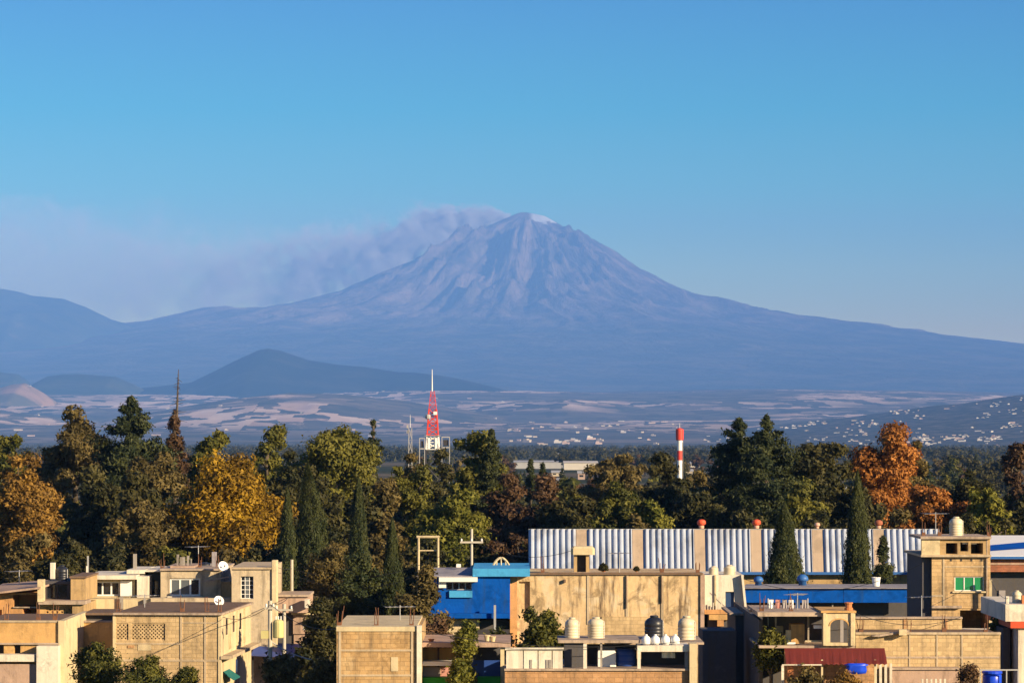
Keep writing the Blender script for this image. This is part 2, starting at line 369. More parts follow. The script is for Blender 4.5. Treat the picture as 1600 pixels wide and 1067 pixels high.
# the volcano: a cone with separate profiles on its sides and radial gullies
VD = 43000.0; VX = PX(822, VD); K = VD/F
Lp = [(0,359),(10,358),(22,353),(62,336),(122,305),(172,283),(222,261),(297,230),(372,210),(447,198),(480,200),(502,206),(520,202),(602,183),(800,160),(1200,110),(1700,55),(2300,-6)]
Rp = [(0,359),(12,357),(28,353),(58,336),(93,320),(128,302),(178,268),(228,243),(258,230),(328,214),(408,193),(468,184),(528,180),(578,173),(618,170),(633,163),(703,155),(778,145),(1100,105),(1500,60),(2300,-6)]
Fp = [(0,359),(14,354),(28,344),(62,328),(122,288),(180,252),(240,226),(330,204),(430,186),(560,165),(700,145),(900,118),(1200,84),(1600,50),(2300,-6)]
def volcano_z(x, y):
    dx = x-VX; dy = y-VD; r = np.hypot(dx, dy)/K; th = np.arctan2(dx, -dy)     # 0 = towards the viewer, + = to the east side
    l = np.interp(r, *zip(*Lp)); rr = np.interp(r, *zip(*Rp)); f = np.interp(r, *zip(*Fp))
    s = np.sin(th); wl_ = np.clip(-s, 0, 1)**2; wr = np.clip(s, 0, 1)**2
    h = l*wl_ + rr*wr + f*(1-wl_-wr)
    lr = np.log(np.maximum(r, 6)/6)
    tw = th + 0.22*(fbm(lr*1.2, th*2, 3, 60)-0.5)
    g1 = fbm(tw*4.2+30, lr*0.9, 4, 61, 0.5, True)**1.6-0.45
    g2 = fbm(tw*11+60+2.2*fbm(lr*3,th*5,3,66), lr*2.8, 5, 62, 0.6, True)-0.6
    up = smooth((r-6)/45)*np.clip(1-r/900, 0.12, 1)
    front = np.clip(1-np.abs(s)**6, 0.12, 1)
    amp = np.minimum(0.30*r, 27)*up
    # named spurs towards the viewer: (angle, start, end, width, height)
    sp = 0
    for a0, r0, r1, wd, hh in ((-0.16, 62, 270, 0.22, 38), (-0.72, 80, 320, 0.20, 26), (0.55, 30, 260, 0.16, 14), (-1.2, 150, 420, .15, 12), (0.95, 90, 380, .15, 12)):
        e = smooth((r-r0)/60)*smooth((r1-r)/110)
        q = (th-a0-0.05*np.sin(lr*3))/wd
        sp = sp + hh*e*np.exp(-np.abs(q)**1.3)
    # the valley between the two spurs
    sp = sp - 26*smooth((r-40)/60)*smooth((250-r)/110)*np.exp(-((th+0.42)/0.17)**2)
    amp = amp*smooth((r-22)/90)
    rough = (fbm(x/420, y/420, 4, 65)-0.5)*9*smooth((r-4)/60)*np.clip(1-r/800, 0.25, 1)
    crater = -1.0*np.exp(-(((dx)/K-12)/11.0)**2 - ((dy)/K+2)**2/120.0)
    return (h + (amp*(g1*2.7+g2*0.6)+sp)*front + rough + crater)*K + CAMZ
ax = np.concatenate([np.linspace(-20200, -6200, 110, endpoint=False), np.linspace(-6200, 7000, 430, endpoint=False), np.linspace(7000, 20400, 100)])
ay = np.concatenate([np.linspace(22800, 34500, 60, endpoint=False), np.linspace(34500, 44500, 250, endpoint=False), np.linspace(44500, 50500, 30)])
X, Y = np.meshgrid(ax, ay); grid('volcano', X, Y, volcano_z(X, Y), M_volc)

# ------------------------------------------------------------------ haze and smoke
t = NT('haze_air'); t.n.remove(t.b)
pv = t.new('ShaderNodeVolumePrincipled'); pv.inputs['Color'].default_value = (0.155, 0.37, 0.92, 1); pv.inputs['Density'].default_value = 3.5e-5
pv.inputs['Anisotropy'].default_value = -0.25
t.l.new(pv.outputs[0], t.out.inputs['Volume']); t.m.cycles.homogeneous_volume = True
g = MB(); g.box(-46500, 46500, -4500, 51500, -8, 3620)
hz = link('haze', g.mesh('haze'), t.m); tag(hz, kind='stuff')

SX0, SX1 = PX(-260, 45500), PX(800, 45500); SZ0, SZ1 = PZ(540, 45500), PZ(309, 45500)
t = NT('drifting_smoke'); t.n.remove(t.b); p = t.pos(); x, y, z = t.sep(p)
u = t.math('DIVIDE', t.math('SUBTRACT', x, SX0), SX1-SX0)           # 0 far down-wind, 1 at the crater
km = t.new('ShaderNodeVectorMath', operation='SCALE'); t.l.new(p, km.inputs[0]); km.inputs['Scale'].default_value = 0.001; k = km.outputs[0]
zp = t.math('MULTIPLY', t.math('SUBTRACT', z, CAMZ), F/45500.0)      # height in photograph rows at that distance
def curve(fac, pts):
    c_ = t.new('ShaderNodeFloatCurve'); cm = c_.mapping; cu = cm.curves[0]
    pts = sorted(pts)
    cu.points[0].location = pts[0]; cu.points[1].location = pts[-1]
    for q in pts[1:-1]: cu.points.new(*q)
    cm.use_clip = False; cm.update(); t.l.new(fac, c_.inputs['Value']); return c_.outputs[0]
U = lambda px: (px+260.0)/1060.0
cen = t.math('MULTIPLY', curve(u, [(U(-260),.245),(U(0),.262),(U(200),.262),(U(380),.262),(U(500),.276),(U(600),.296),(U(680),.326),(U(735),.343),(U(775),.348),(U(800),.345)]), 1000.0)
hal = t.math('MULTIPLY', curve(u, [(U(-260),.11),(U(0),.100),(U(200),.082),(U(380),.062),(U(500),.052),(U(600),.048),(U(680),.032),(U(735),.022),(U(775),.010),(U(800),.004)]), 1000.0)
den = t.math('MULTIPLY', curve(u, [(U(-260),.03),(U(0),.06),(U(200),.075),(U(380),.12),(U(500),.28),(U(600),.5),(U(680),1.3),(U(735),1.9),(U(775),1.2),(U(800),.0)]), 1.0)
nz = t.noise(k, 1.9, 7, 0.62, 0.9); nb = t.noise(k, 0.55, 4, 0.55)
zw = t.math('ADD', zp, t.math('ADD', t.math('MULTIPLY', t.math('SUBTRACT', nz, 0.5), t.math('MULTIPLY', hal, 5.6)), t.math('MULTIPLY', t.math('SUBTRACT', nb, 0.5), 60.0)))
q = t.math('DIVIDE', t.math('ABSOLUTE', t.math('SUBTRACT', zw, cen)), hal)
fall = t.ramp(t.math('SUBTRACT', 1.0, q), 0.0, 0.35)
yq = t.ramp(t.math('SUBTRACT', 1.0, t.math('DIVIDE', t.math('ABSOLUTE', t.math('SUBTRACT', y, 45400.0)), t.math('ADD', t.math('MULTIPLY', hal, 14.0), 120.0))), 0.0, 0.5)
n2 = t.noise(k, 4.5, 5, 0.6, 0.6); pat = t.math('MULTIPLY', t.ramp(t.math('ADD', t.math('MULTIPLY', nz, 0.6), t.math('MULTIPLY', n2, 0.4)), 0.43, 0.57), 2.0)
pat = t.math('ADD', t.math('MULTIPLY', pat, t.ramp(u, 0.3, 0.6)), t.math('MULTIPLY', t.math('ADD', 0.55, t.math('MULTIPLY', nz, 0.5)), t.math('SUBTRACT', 1.0, t.ramp(u, 0.3, 0.6))))
dens = t.math('MULTIPLY', t.math('MULTIPLY', t.math('MULTIPLY', fall, yq), pat), t.math('MULTIPLY', den, 9.0e-3))
pv = t.new('ShaderNodeVolumePrincipled'); pv.inputs['Color'].default_value = (0.70, 0.66, 0.66, 1); t.l.new(dens, pv.inputs['Density']); pv.inputs['Anisotropy'].default_value = -0.3
t.l.new(pv.outputs[0], t.out.inputs['Volume']); t.m.cycles.volume_step_rate = 0.08
g = MB(); g.box(SX0, SX1, 43700, 47100, SZ0, SZ1)
sm = link('smoke', g.mesh('smoke'), t.m); tag(sm, 'grey and pink smoke plume drifting from the volcano summit', 'smoke', kind='stuff')

# ------------------------------------------------------------------ building materials
W_tan = wallmat('tan_plaster', (0.42, 0.285, 0.14), 0.22, 0.30)
W_block = wallmat('tan_concrete_block', (0.52, 0.38, 0.21), 0.20, 0.28, block=True)
W_beige = wallmat('grey_beige_plaster', (0.50, 0.405, 0.28), 0.26, 0.38)
W_ochre = wallmat('ochre_plaster', (0.55, 0.33, 0.13), 0.18, 0.22)
W_ochre2 = wallmat('sandy_block_render', (0.50, 0.345, 0.18), 0.28, 0.4, block=True)
W_orange = wallmat('orange_plaster', (0.58, 0.30, 0.12), 0.20, 0.25)
W_cream = wallmat('cream_plaster', (0.58, 0.47, 0.29), 0.14, 0.18)
W_white = wallmat('white_limewash', (0.68, 0.61, 0.50), 0.10, 0.22)
W_old = wallmat('stained_tan_plaster', (0.60, 0.43, 0.24), 0.30, 0.75, stain_col=(0.13, 0.09, 0.06), patch=(0.62, 0.50, 0.34))
W_brickred = wallmat('red_brick', (0.36, 0.14, 0.08), 0.25, 0.25, block=True)
W_brick = wallmat('orange_brown_brick', (0.45, 0.26, 0.13), 0.25, 0.3, block=True)
W_rubble = wallmat('brown_block_plaster', (0.45, 0.29, 0.135), 0.38, 0.45, block=True, patch=(0.52, 0.37, 0.20))
W_grey = wallmat('bare_grey_concrete', (0.30, 0.27, 0.24), 0.2, 0.4)
W_shade = wallmat('shade_dark_plaster', (0.085, 0.08, 0.085), 0.2, 0.4)  # near-black base puts the shade of unlit walls and bays into their colour
W_pink = wallmat('pink_brown_concrete', (0.42, 0.29, 0.22), 0.2, 0.3)
W_blue = wallmat('blue_paint', (0.004, 0.075, 0.38), 0.20, 0.35, rough=0.9, stain_col=(0.02, 0.06, 0.16), spec=0.03)
W_sky = wallmat('light_blue_paint', (0.06, 0.32, 0.62), 0.14, 0.2, rough=0.6, stain_col=(0.03, 0.10, 0.22))
W_roof = wallmat('brown_roof_coating', (0.17, 0.11, 0.075), 0.25, 0.3)
W_slab = wallmat('concrete_slab', (0.40, 0.31, 0.24), 0.2, 0.35)
W_beam = wallmat('concrete_beam', (0.47, 0.37, 0.25), 0.16, 0.25)
W_gable = wallmat('grey_fibre_cement', (0.30, 0.28, 0.30), 0.15, 0.35)
P_white = plain('white_painted_metal', (0.78, 0.76, 0.72), 0.45, 0.06)
P_glass = plain('dark_window_glass', (0.012, 0.016, 0.022), 0.08, 0.05, spec=0.6)
P_bglass = plain('curtained_window_glass', (0.10, 0.115, 0.13), 0.15, 0.12, spec=0.6)
P_gglass = plain('green_window_glass', (0.015, 0.22, 0.085), 0.15, 0.12, spec=0.5)
P_navy = plain('navy_door_paint', (0.02, 0.05, 0.14), 0.5)
P_dark = plain('dark_metal_and_shade', (0.035, 0.032, 0.035), 0.6)  # real dark metal, and painted shade where it fills beam holes and a gap
P_tank = plain('cream_polyethylene', (0.62, 0.52, 0.36), 0.45, 0.10, dirt=0.25)
P_tankk = plain('black_polyethylene', (0.018, 0.02, 0.028), 0.4, 0.15)
P_dish = plain('white_dish_enamel', (0.80, 0.79, 0.77), 0.4, 0.05)
P_galv = plain('galvanised_steel', (0.42, 0.41, 0.40), 0.5, 0.15, metal=0.3)
P_pole = plain('weathered_concrete_pole', (0.46, 0.41, 0.33), 0.85, 0.15, scale=1.2, dirt=0.2)
P_trafo = plain('yellowed_transformer_paint', (0.52, 0.46, 0.20), 0.55, 0.12)
P_sheet = plain('bare_zinc_sheet', (0.50, 0.55, 0.66), 0.5, 0.14, metal=0.35, scale=0.7, dirt=0.3)
P_sky_sheet = plain('dusty_translucent_sheet', (0.40, 0.30, 0.22), 0.7, 0.15, scale=1.0, dirt=0.3)
P_bluetrim = plain('blue_trim_paint', (0.03, 0.12, 0.36), 0.5, 0.12)
P_red = plain('red_vent_paint', (0.62, 0.085, 0.03), 0.5, 0.15)
P_pinkvent = plain('faded_pink_vent_paint', (0.58, 0.34, 0.24), 0.6, 0.15)
P_rustvent = plain('rusty_vent_paint', (0.32, 0.10, 0.05), 0.7, 0.2)
P_awning = plain('dark_red_canvas', (0.125, 0.014, 0.010), 0.85, 0.28, scale=2.0)
P_redband = plain('red_band_paint', (0.52, 0.07, 0.02), 0.6, 0.12)
P_tarp = plain('blue_tarpaulin', (0.015, 0.055, 0.26), 0.5, 0.25, scale=1.5)
P_bluetank = plain('bright_blue_plastic', (0.01, 0.06, 0.62), 0.35, 0.08)
P_green = plain('green_turf_canvas', (0.02, 0.26, 0.02), 0.8, 0.2)
P_teal = plain('teal_canvas', (0.012, 0.13, 0.12), 0.7, 0.15)
P_grey = plain('grey_cloth', (0.30, 0.27, 0.27), 0.8, 0.2)
P_pinkc = plain('pink_cloth', (0.50, 0.24, 0.20), 0.8, 0.2)
P_black = plain('shadow_void_lining', (0.010, 0.010, 0.012), 0.9)
P_terra = plain('terracotta', (0.46, 0.17, 0.06), 0.75, 0.15)
P_whitesheet = plain('white_roof_sheet', (0.80, 0.78, 0.74), 0.5, 0.08)
P_wire = plain('black_cable', (0.02, 0.02, 0.022), 0.6)

class House:
    """a building laid out from rows and columns measured at its own distance d (metres)"""
    def __init__(s, name, label, cat, d, pxc, rz=0.0, group=None):
        s.d = d; s.o = (PX(pxc, d), d, 0.0); s.root = thing(name, label, cat, s.o, rz, group)
    def c(s, px, dd=0.0): return PX(px, s.d+dd)
    def z(s, py, dd=0.0): return 0.0 if py is None else PZ(py, s.d+dd)
    def mb(s, name, m, mat, parent=None, smooth=False, label=None): return link(name, m.mesh(name, s.o, smooth), mat, parent or s.root, label)
    def box(s, name, x0, x1, y0, y1, dd, dep, mat, parent=None, bev=0.0, label=None, dz=0.0):
        m = MB(); a = (s.c(x0,dd), s.c(x1,dd), s.d+dd, s.d+dd+dep, s.z(y1,dd)+dz, s.z(y0,dd)+dz)
        (m.bbox(*a, bev) if bev else m.box(*a)); return s.mb(name, m, mat, parent, False, label)
    def wall(s, name, x0, x1, y0, y1, dd, dep, mat, holes=(), parent=None, label=None):
        m = MB(); m.wall(s.c(x0,dd), s.c(x1,dd), s.z(y1,dd), s.z(y0,dd), s.d+dd, dep, [(s.c(a,dd), s.c(b,dd), s.z(e,dd), s.z(f,dd), r) for a, b, f, e, r in holes])
        return s.mb(name, m, mat, parent, False, label)
    def win(s, x0, x1, y0, y1, dd, nv, nh, frame, pane, bar=0.05, back=0.12, sill=None, skip=()):
        """window set back in its opening: frame bars, one pane per light"""
        X0, X1, Z0, Z1, Y = s.c(x0,dd), s.c(x1,dd), s.z(y1,dd), s.z(y0,dd), s.d+dd+back
        m = MB(); e = 0.004
        m.box(X0+e, X1-e, Y-0.03, Y+0.03, Z0+e, Z0+bar); m.box(X0+e, X1-e, Y-0.03, Y+0.03, Z1-bar, Z1-e)
        m.box(X0+e, X0+bar, Y-0.027, Y+0.027, Z0+bar, Z1-bar); m.box(X1-bar, X1-e, Y-0.027, Y+0.027, Z0+bar, Z1-bar)
        for k in range(1, nv): q = X0+(X1-X0)*k/nv; m.box(q-bar/2, q+bar/2, Y-0.026, Y+0.026, Z0+bar, Z1-bar)
        for k in range(1, nh): q = Z0+(Z1-Z0)*k/nh; m.box(X0+bar, X1-bar, Y-0.022, Y+0.022, q-bar/2.5, q+bar/2.5)
        w_ = s.mb('window', m, frame)
        for k in range(nv):
            if k in skip: continue
            a, b = X0+(X1-X0)*k/nv, X0+(X1-X0)*(k+1)/nv
            pm = pane[k % len(pane)] if isinstance(pane, (list, tuple)) else pane
            p_ = MB(); p_.box(a+0.006, b-0.006, Y+0.002+0.002*k, Y+0.014+0.002*k, Z0+0.006, Z1-0.006); s.mb('pane', p_, pm, w_)
        if sill is not None:
            q_ = MB(); q_.box(X0-0.12, X1+0.12, s.d+dd-0.10, s.d+dd-0.003, Z0-0.09, Z0-0.004); s.mb('sill', q_, sill, w_)
        return w_
    def lattice(s, x0, x1, y0, y1, dd, mat, step=0.24, bar=0.075):
        X0, X1, Z0, Z1, Y = s.c(x0,dd), s.c(x1,dd), s.z(y1,dd), s.z(y0,dd), s.d+dd
        m = MB(); w_, h_ = X1-X0, Z1-Z0
        for sg in (1, -1):
            k = -h_
            while k < w_+h_:
                # bar from bottom to top at 45 degrees, clipped to the panel
                t0, t1 = 0.0, h_
                if sg > 0: t0 = max(t0, -k); t1 = min(t1, w_-k)
                else: t0 = max(t0, k-w_); t1 = min(t1, k)
                if t1-t0 > 0.05:
                    xa, xb = X0+k+sg*t0, X0+k+sg*t1; za, zb = Z0+t0, Z0+t1; yo = Y+(0.0 if sg > 0 else 0.004); b = bar/2
                    m.add([(xa-b,yo,za),(xa+b,yo,za),(xb+b,yo,zb),(xb-b,yo,zb),(xa-b,yo+0.12,za),(xa+b,yo+0.12,za),(xb+b,yo+0.12,zb),(xb-b,yo+0.12,zb)],
                          [(0,1,2,3),(7,6,5,4),(0,3,7,4),(1,5,6,2),(0,4,5,1),(3,2,6,7)])
                k += step
        m.box(X0, X1, Y-0.01, Y+0.13, Z0, Z0+0.05); m.box(X0, X1, Y-0.01, Y+0.13, Z1-0.05, Z1)
        return s.mb('lattice_screen', m, mat)

def water_tank(name, label, px, py0, py1, d, wpx, mat, group, lid=True):
    """ribbed plastic roof tank with shoulder and lid, py0 top / py1 foot"""
    x = PX(px, d); z0 = PZ(py1, d); H = PZ(py0, d)-z0; R = wpx*d/F/2
    o = thing(name, label, 'water tank', (x, d, z0), 0, group)
    b = MB(); pr = [(R*.97, 0.0), (R, .03*H)]
    for k in range(5):
        q = (.06+.12*k)*H; pr += [(R, q), (R*.965, q+.018*H), (R*.965, q+.05*H), (R, q+.068*H)]
    pr += [(R, .70*H), (R*.93, .80*H), (R*.70, .88*H), (R*.42, .93*H)]
    b.lathe((0,0,0), pr, 20); link('body', b.mesh('body', smooth=True), mat, o)
    l_ = MB(); l_.lathe((0,0,0), [(R*.40, .935*H), (R*.44, .94*H), (R*.44, .985*H), (R*.36, H)], 16); link('lid', l_.mesh('lid', smooth=False), mat, o)
    p_ = MB(); p_.tube((R*.9, -R*.5, 0.0), (R*.9, -R*.5, .8*H), 0.02, 6); link('pipe', p_.mesh('pipe'), P_galv, o)
    return o

def dish(label, px, py, d, rpx, az, zfoot):
    r = rpx*d/F; x, z = PX(px, d), PZ(py, d)
    o = thing('satellite_dish', label, 'satellite dish', (x, d, zfoot), az, 'white satellite dishes on the roofs')
    h = z-zfoot; m = MB(); n = 20; rings = 5; vs = []; fs = []
    for i in range(rings+1):
        q = i/rings*r
        for k in range(n):
            g_ = 2*math.pi*k/n; vs.append((q*math.cos(g_), -0.22*r*(q/r)**2*1.0-0.10, q*math.sin(g_)*1.05))
    for i in range(rings):
        for k in range(n): fs.append((i*n+k, (i+1)*n+k, (i+1)*n+(k+1) % n, i*n+(k+1) % n))
    ca, sa = math.cos(0.45), math.sin(0.45)
    m.add([(a, b*ca-c_*sa*-1*0.0-0.0+c_*0.45, h+c_*ca) for a, b, c_ in vs], fs)
    me = m.mesh('reflector', smooth=True); me.materials.append(P_dish); link('reflector', me, None, o)
    a = MB(); a.tube((0, 0, 0), (0, 0, h), 0.03, 8); link('mast', a.mesh('mast'), P_galv, o)
    f = MB(); f.tube((0, -0.1, h-r*.8), (0, -0.9*r-0.1, h+0.05), 0.015, 6); link('feed_arm', f.mesh('feed_arm'), P_galv, o)
    f = MB(); f.tube((0, -0.9*r-0.08, h), (0, -0.9*r-0.2, h+0.10), 0.05, 8); link('receiver', f.mesh('receiver'), P_dish, o)
    return o

# ------------------------------------------------------------------ A: tan house with parapet, bottom of the frame
h = House('terrace_house', 'tan flat-roofed house with long parapet and white side pillar beside feathery tree', 'house', 157, 40)
h.wall('wall', -30, 92, 972, None, 0, 8.0, W_ochre, [(-8, 6, 1007, 1021.5, 1.2), (22, 32, 1007, 1021.5, 1.2)])
h.box('parapet_cap', -30, 93, 969, 972, -0.06, 0.3, W_beam)
h.box('cornice', -30, 92, 1004, 1006.5, -0.16, 0.155, W_slab)
h.box('ledge', -30, 55, 1022, 1033, -.8, .795, W_white)
h.box('lower_wall', -30, 57, 1037, None, -.6, .595, W_pink)
h.box('pillar', 57, 90.8, 1009, None, -.9, .895, W_white)
h.box('corner_pillar', 91, 100.5, 969.5, None, -.12, 8.1, W_cream)
h.box('door', -7, 5.6, 1007.6, 1021, 0.5, 0.06, P_dark); h.box('door', 22.6, 31.4, 1007.6, 1021, 0.5, 0.06, P_dark)
h.box('roof', -30, 91, 971, 972.5, 0.3, 7.5, W_roof)
h = House('terrace_annex', 'narrow cream block with slit windows between tan house and ochre wall', 'house', 160, 108)
h.wall('wall', 101.5, 115, 968, None, 0.4, 7, W_cream, [(103, 107.5, 972, 984, .25), (103, 106, 1003, 1019, .25), (108.5, 111, 1003, 1019, .25)])
h.win(103, 107.5, 972, 984, 0.4, 1, 2, P_galv, P_glass, .03); h.win(103, 106, 1003, 1019, 0.4, 1, 2, P_galv, P_glass, .03); h.win(108.5, 111, 1003, 1019, 0.4, 1, 2, P_galv, P_glass, .03)
h.box('cap', 100.9, 115.4, 966, 968, 0.33, 7.1, W_beam)
h = House('boundary_wall', 'blank ochre wall between cream block and grid-screened house, above the tree', 'wall', 164, 145)
h.box('wall', 115.3, 176, 972, None, 0, 0.3, W_ochre); h.box('coping', 114.8, 176, 969.5, 972, -0.08, 0.46, W_slab)
h.box('lean_to_roof', 130, 178, 957, 960.5, 0.6, 4.0, W_roof); h.box('lean_to_shade', 131, 178, 960.5, None, 1.0, 3.0, W_shade)  # lean-to wall is near-black to draw the shadow strip above the coping

# ------------------------------------------------------------------ I: orange house with sloping roof behind A
h = House('sloping_roof_house', 'orange house with pale sloping roof, dark openings and pierced screen', 'house', 170, 60)
h.wall('wall', -20, 62, 926, None, 0, 7, W_orange, [(20, 57.5, 929, 948, 2.2), (36, 58.5, 949, 967.5, 2.0), (-12, 3, 952, 968, .5)])
m = MB(); y0 = 170-0.9
m.add([(h.c(-24), y0, h.z(929)), (h.c(66), y0, h.z(918.5)), (h.c(80), y0+7, h.z(905,7)), (h.c(-24), y0+7, h.z(913,7)),
       (h.c(-24), y0, h.z(926)), (h.c(66), y0, h.z(915.5)), (h.c(80), y0+7, h.z(902,7)), (h.c(-24), y0+7, h.z(910,7))], [(3,2,1,0),(4,5,6,7),(0,1,5,4),(1,2,6,5),(2,3,7,6),(3,0,4,7)])
h.mb('roof', m, W_pink)
h.box('railing', 20.5, 57, 947.4, 949.4, -0.1, 0.07, W_slab)
h.box('corner_post', 58.5, 68, 905, 940, -0.55, 0.6, W_cream)
h.wall('upper_room', 68.5, 110, 908, 938.5, 1.4, 5, W_shade, [(72, 106, 912, 936, .3)])  # upper room's shade is put into its dark wall colour
h.win(72, 106, 912, 936, 1.4, 2, 1, P_dark, P_glass, .06)
h.box('side_room', 110.5, 133, 903, 938, 0.6, 5, W_tan); h.box('side_room_roof', 108.5, 134.5, 900, 903, 0.5, 5.2, W_roof)
h.box('ledge', 60, 133, 938.5, 944, -0.5, 2.4, W_slab)
h.wall('screen_wall', 62, 113, 944, None, 0.02, 6, W_ochre, [(72, 112, 947, 967, .5)])
h.lattice(72, 112, 947, 967, 0.1, W_ochre, 0.26, 0.12)
h.box('end_wall', 113, 131, 944, None, -0.3, 6, W_tan)
h.box('chimney', 78, 85, 879, 904, 2.5, 0.5, W_white, bev=.02)
water_tank('water_tank', 'black roof tank beside white chimney above orange house', 97, 883, 912, 173, 20, P_tankk, 'dark roof tanks')

# ------------------------------------------------------------------ J: upper house with white framed windows
h = House('upper_house', 'tan house with white-framed wide windows, upstairs behind the grid-screened house', 'house', 177, 230)
h.wall('wall', 133, 211, 905, None, 0, 8, W_cream, [(146, 187, 908, 931, .6)])
h.win(146, 187, 908, 931, 0, 3, 1, P_white, [P_glass, P_glass, P_glass], .09, .2)
h.box('shutter', 188, 206, 907, 931, -0.12, 0.117, P_white)
h.box('eave', 133, 213, 898.5, 904.9, -0.55, 6, W_white)
h.box('gate_post', 135.5, 141, 900, 935, -0.65, .1, W_cream)
h.box('white_wall', 214, 231.5, 900, 936, -0.3, 6, W_white)
h.box('eave', 198, 226, 890, 896, 0.9, 5, W_white)
h.wall('shaded_bay', 231.5, 250.5, 893, None, 1.6, 6, W_shade, [(234, 248, 906, 930, .3)])
h.win(234, 248, 906, 930, 1.6, 1, 1, P_dark, P_glass, .05)
h.box('bay_roof', 226, 251, 890.5, 893, 0.9, 6, W_white)
h.wall('bedroom_wall', 251, 345, 891, None, -0.2, 8, W_beige, [(265, 313, 903, 931, .35)])
h.win(265, 313, 903, 931, -0.2, 3, 1, P_white, [P_bglass, P_bglass, P_glass], .10, .14, sill=W_white)
h.box('roof_edge', 249.5, 346, 888.5, 891, -0.35, 8.3, W_slab)
h.box('roof_room', 266, 303, 884, 888.4, 1.0, 3, W_pink)
h.box('stair_wall', 345.5, 362, 909, None, -.45, 1.1, W_tan)
m = MB(); m.prism([(h.c(318,-.6), h.z(909,-.6)), (h.c(358,-.6), h.z(901.5,-.6)), (h.c(358,-.6), h.z(899.5,-.6)), (h.c(318,-.6), h.z(907,-.6))], h.d-.75, h.d-.46); h.mb('stair_slab', m, W_slab)
h.box('low_wall', 130, 235, 935.5, None, -2.2, 1.6, W_cream); h.box('low_wall', 235.5, 362, 934, None, -2.4, 0.9, W_beige)
h.box('pilaster', 187, 192, 932, None, -2.45, .22, W_grey); h.box('pilaster', 224, 228, 936, None, -2.45, .22, W_grey)
for x0, x1, y0 in ((276, 279, 866), (281, 289, 870), (292, 295, 868), (297, 299, 873)): h.box('roof_post', x0, x1, y0, 884.1, 2.2, 0.3, W_grey)
h.box('roof_post', 208, 213, 865, 890, 2.6, 0.25, W_grey); h.box('roof_post', 134.5, 137, 884, 898.5, 1.2, 0.1, W_white)
h.box('roof_post', 136, 138.5, 868, 898.5, 4.2, 0.08, P_galv); h.box('roof_post', 331, 338, 862, 889, 3.2, 0.25, W_gable)
water_tank('water_tank', 'low black tank on roof behind white dish', 320, 878, 890, 182, 22, P_tankk, 'dark roof tanks')
dish('white satellite dish on roof corner beside the low black tank', 348, 884, 176, 8.0, 0.4, PZ(895, 176))
dish('white satellite dish standing on brown roof of grid-screened house', 341, 938, 168, 8.0, 0.4, PZ(948, 168))
h = House('corner_house', 'cream house with barred grid window and white pillar behind utility poles', 'house', 174, 395)
h.wall('wall', 362, 424, 889, None, 0, 8, W_beige, [(376, 396, 900, 935, .3)])
h.win(376, 396, 900, 935, 0, 3, 5, P_white, [P_glass, P_bglass, P_glass], .035, .16)
h.box('pillar', 424.2, 433, 875, None, -0.1, .8, W_cream, bev=.03)
h.box('roof_edge', 361, 424, 886, 889, -0.12, 8, W_beam)
h.box('annex_wall', 433.5, 482, 932, 957, 1.0, 4, W_pink); h.box('annex_base', 434, 480, 957.2, None, 2.2, 2.6, W_shade); h.box('annex_cap', 433.5, 483, 928.5, 932, .85, 4.2, W_slab)  # dark annex base paints the lane's shade under the pink wall
h.box('annex_pillar', 476, 484, 936, 949, .3, .5, W_white)

# ------------------------------------------------------------------ B: block house with pierced screens
h = House('block_house', 'concrete block house with two pierced screens and brown flat roof', 'house', 160, 261, math.radians(-3.5))
lat = [(181, 200, 973.5, 1000, .8), (205, 258, 973.5, 1000, .8)]
h.wall('wall', 177.5, 345, 961, None, 0, 10.8, W_block, lat)
h.lattice(181, 200, 973.5, 1000, 0.06, W_block, 0.19, 0.085); h.lattice(205, 258, 973.5, 1000, 0.06, W_block, 0.19, 0.085)
for x in (283, 321): h.box('tie_column', x-1.6, x+1.6, 961.2, None, -0.035, .034, W_beam)
h.box('corner_column', 341.5, 346.5, 960.6, None, -0.05, .5, W_cream); h.box('corner_column', 175.5, 179.5, 960.6, None, -0.05, .5, W_cream)
h.box('ring_beam', 180, 341, 1029.5, 1033, -0.03, .029, W_beam); h.box('ring_beam', 283, 341.5, 971.5, 973.5, -0.025, .024, W_beam)
h.box('ring_beam', 180, 283, 1004, 1006.5, -0.028, .027, W_beam)
h.box('patch', 199, 209, 1008, 1012, -0.04, .039, W_brick); h.box('patch', 215, 236, 1005.5, 1016, -0.022, .021, W_cream)
h.box('roof_edge', 176, 348, 957.5, 960.4, -0.2, 11.2, W_slab)
m = MB(); m.box(h.c(178), h.c(346), 160.1, 170.6, h.z(957.4), h.z(957.4)+0.03); h.mb('roof', m, W_roof)
xs = h.c(345); zt = h.z(961)
m = MB()        # painted side: plaster skin with slit openings, cornice and door hood
def side(y0, y1, py0, py1, t0, t1, mb):   # block standing proud of the side wall
    mb.box(xs+t0, xs+t1, 160+y0, 160+y1, h.z(py1), h.z(py0)); return mb
h.mb('side_plaster', side(0.5, 10.7, 962, 1400, .003, .03, MB()), W_cream)
for a in (1.6, 4.0, 6.4): h.mb('slit_window', side(a, a+.5, 968, 994, .031, .05, MB()), P_glass)
for a in (2.8, 5.2, 7.8): h.mb('pilaster', side(a, a+.35, 963, 1018, .031, .12, MB()), W_cream)
h.mb('cornice', side(-.1, 10.9, 1024, 1029, .031, .55, MB()), W_beam)
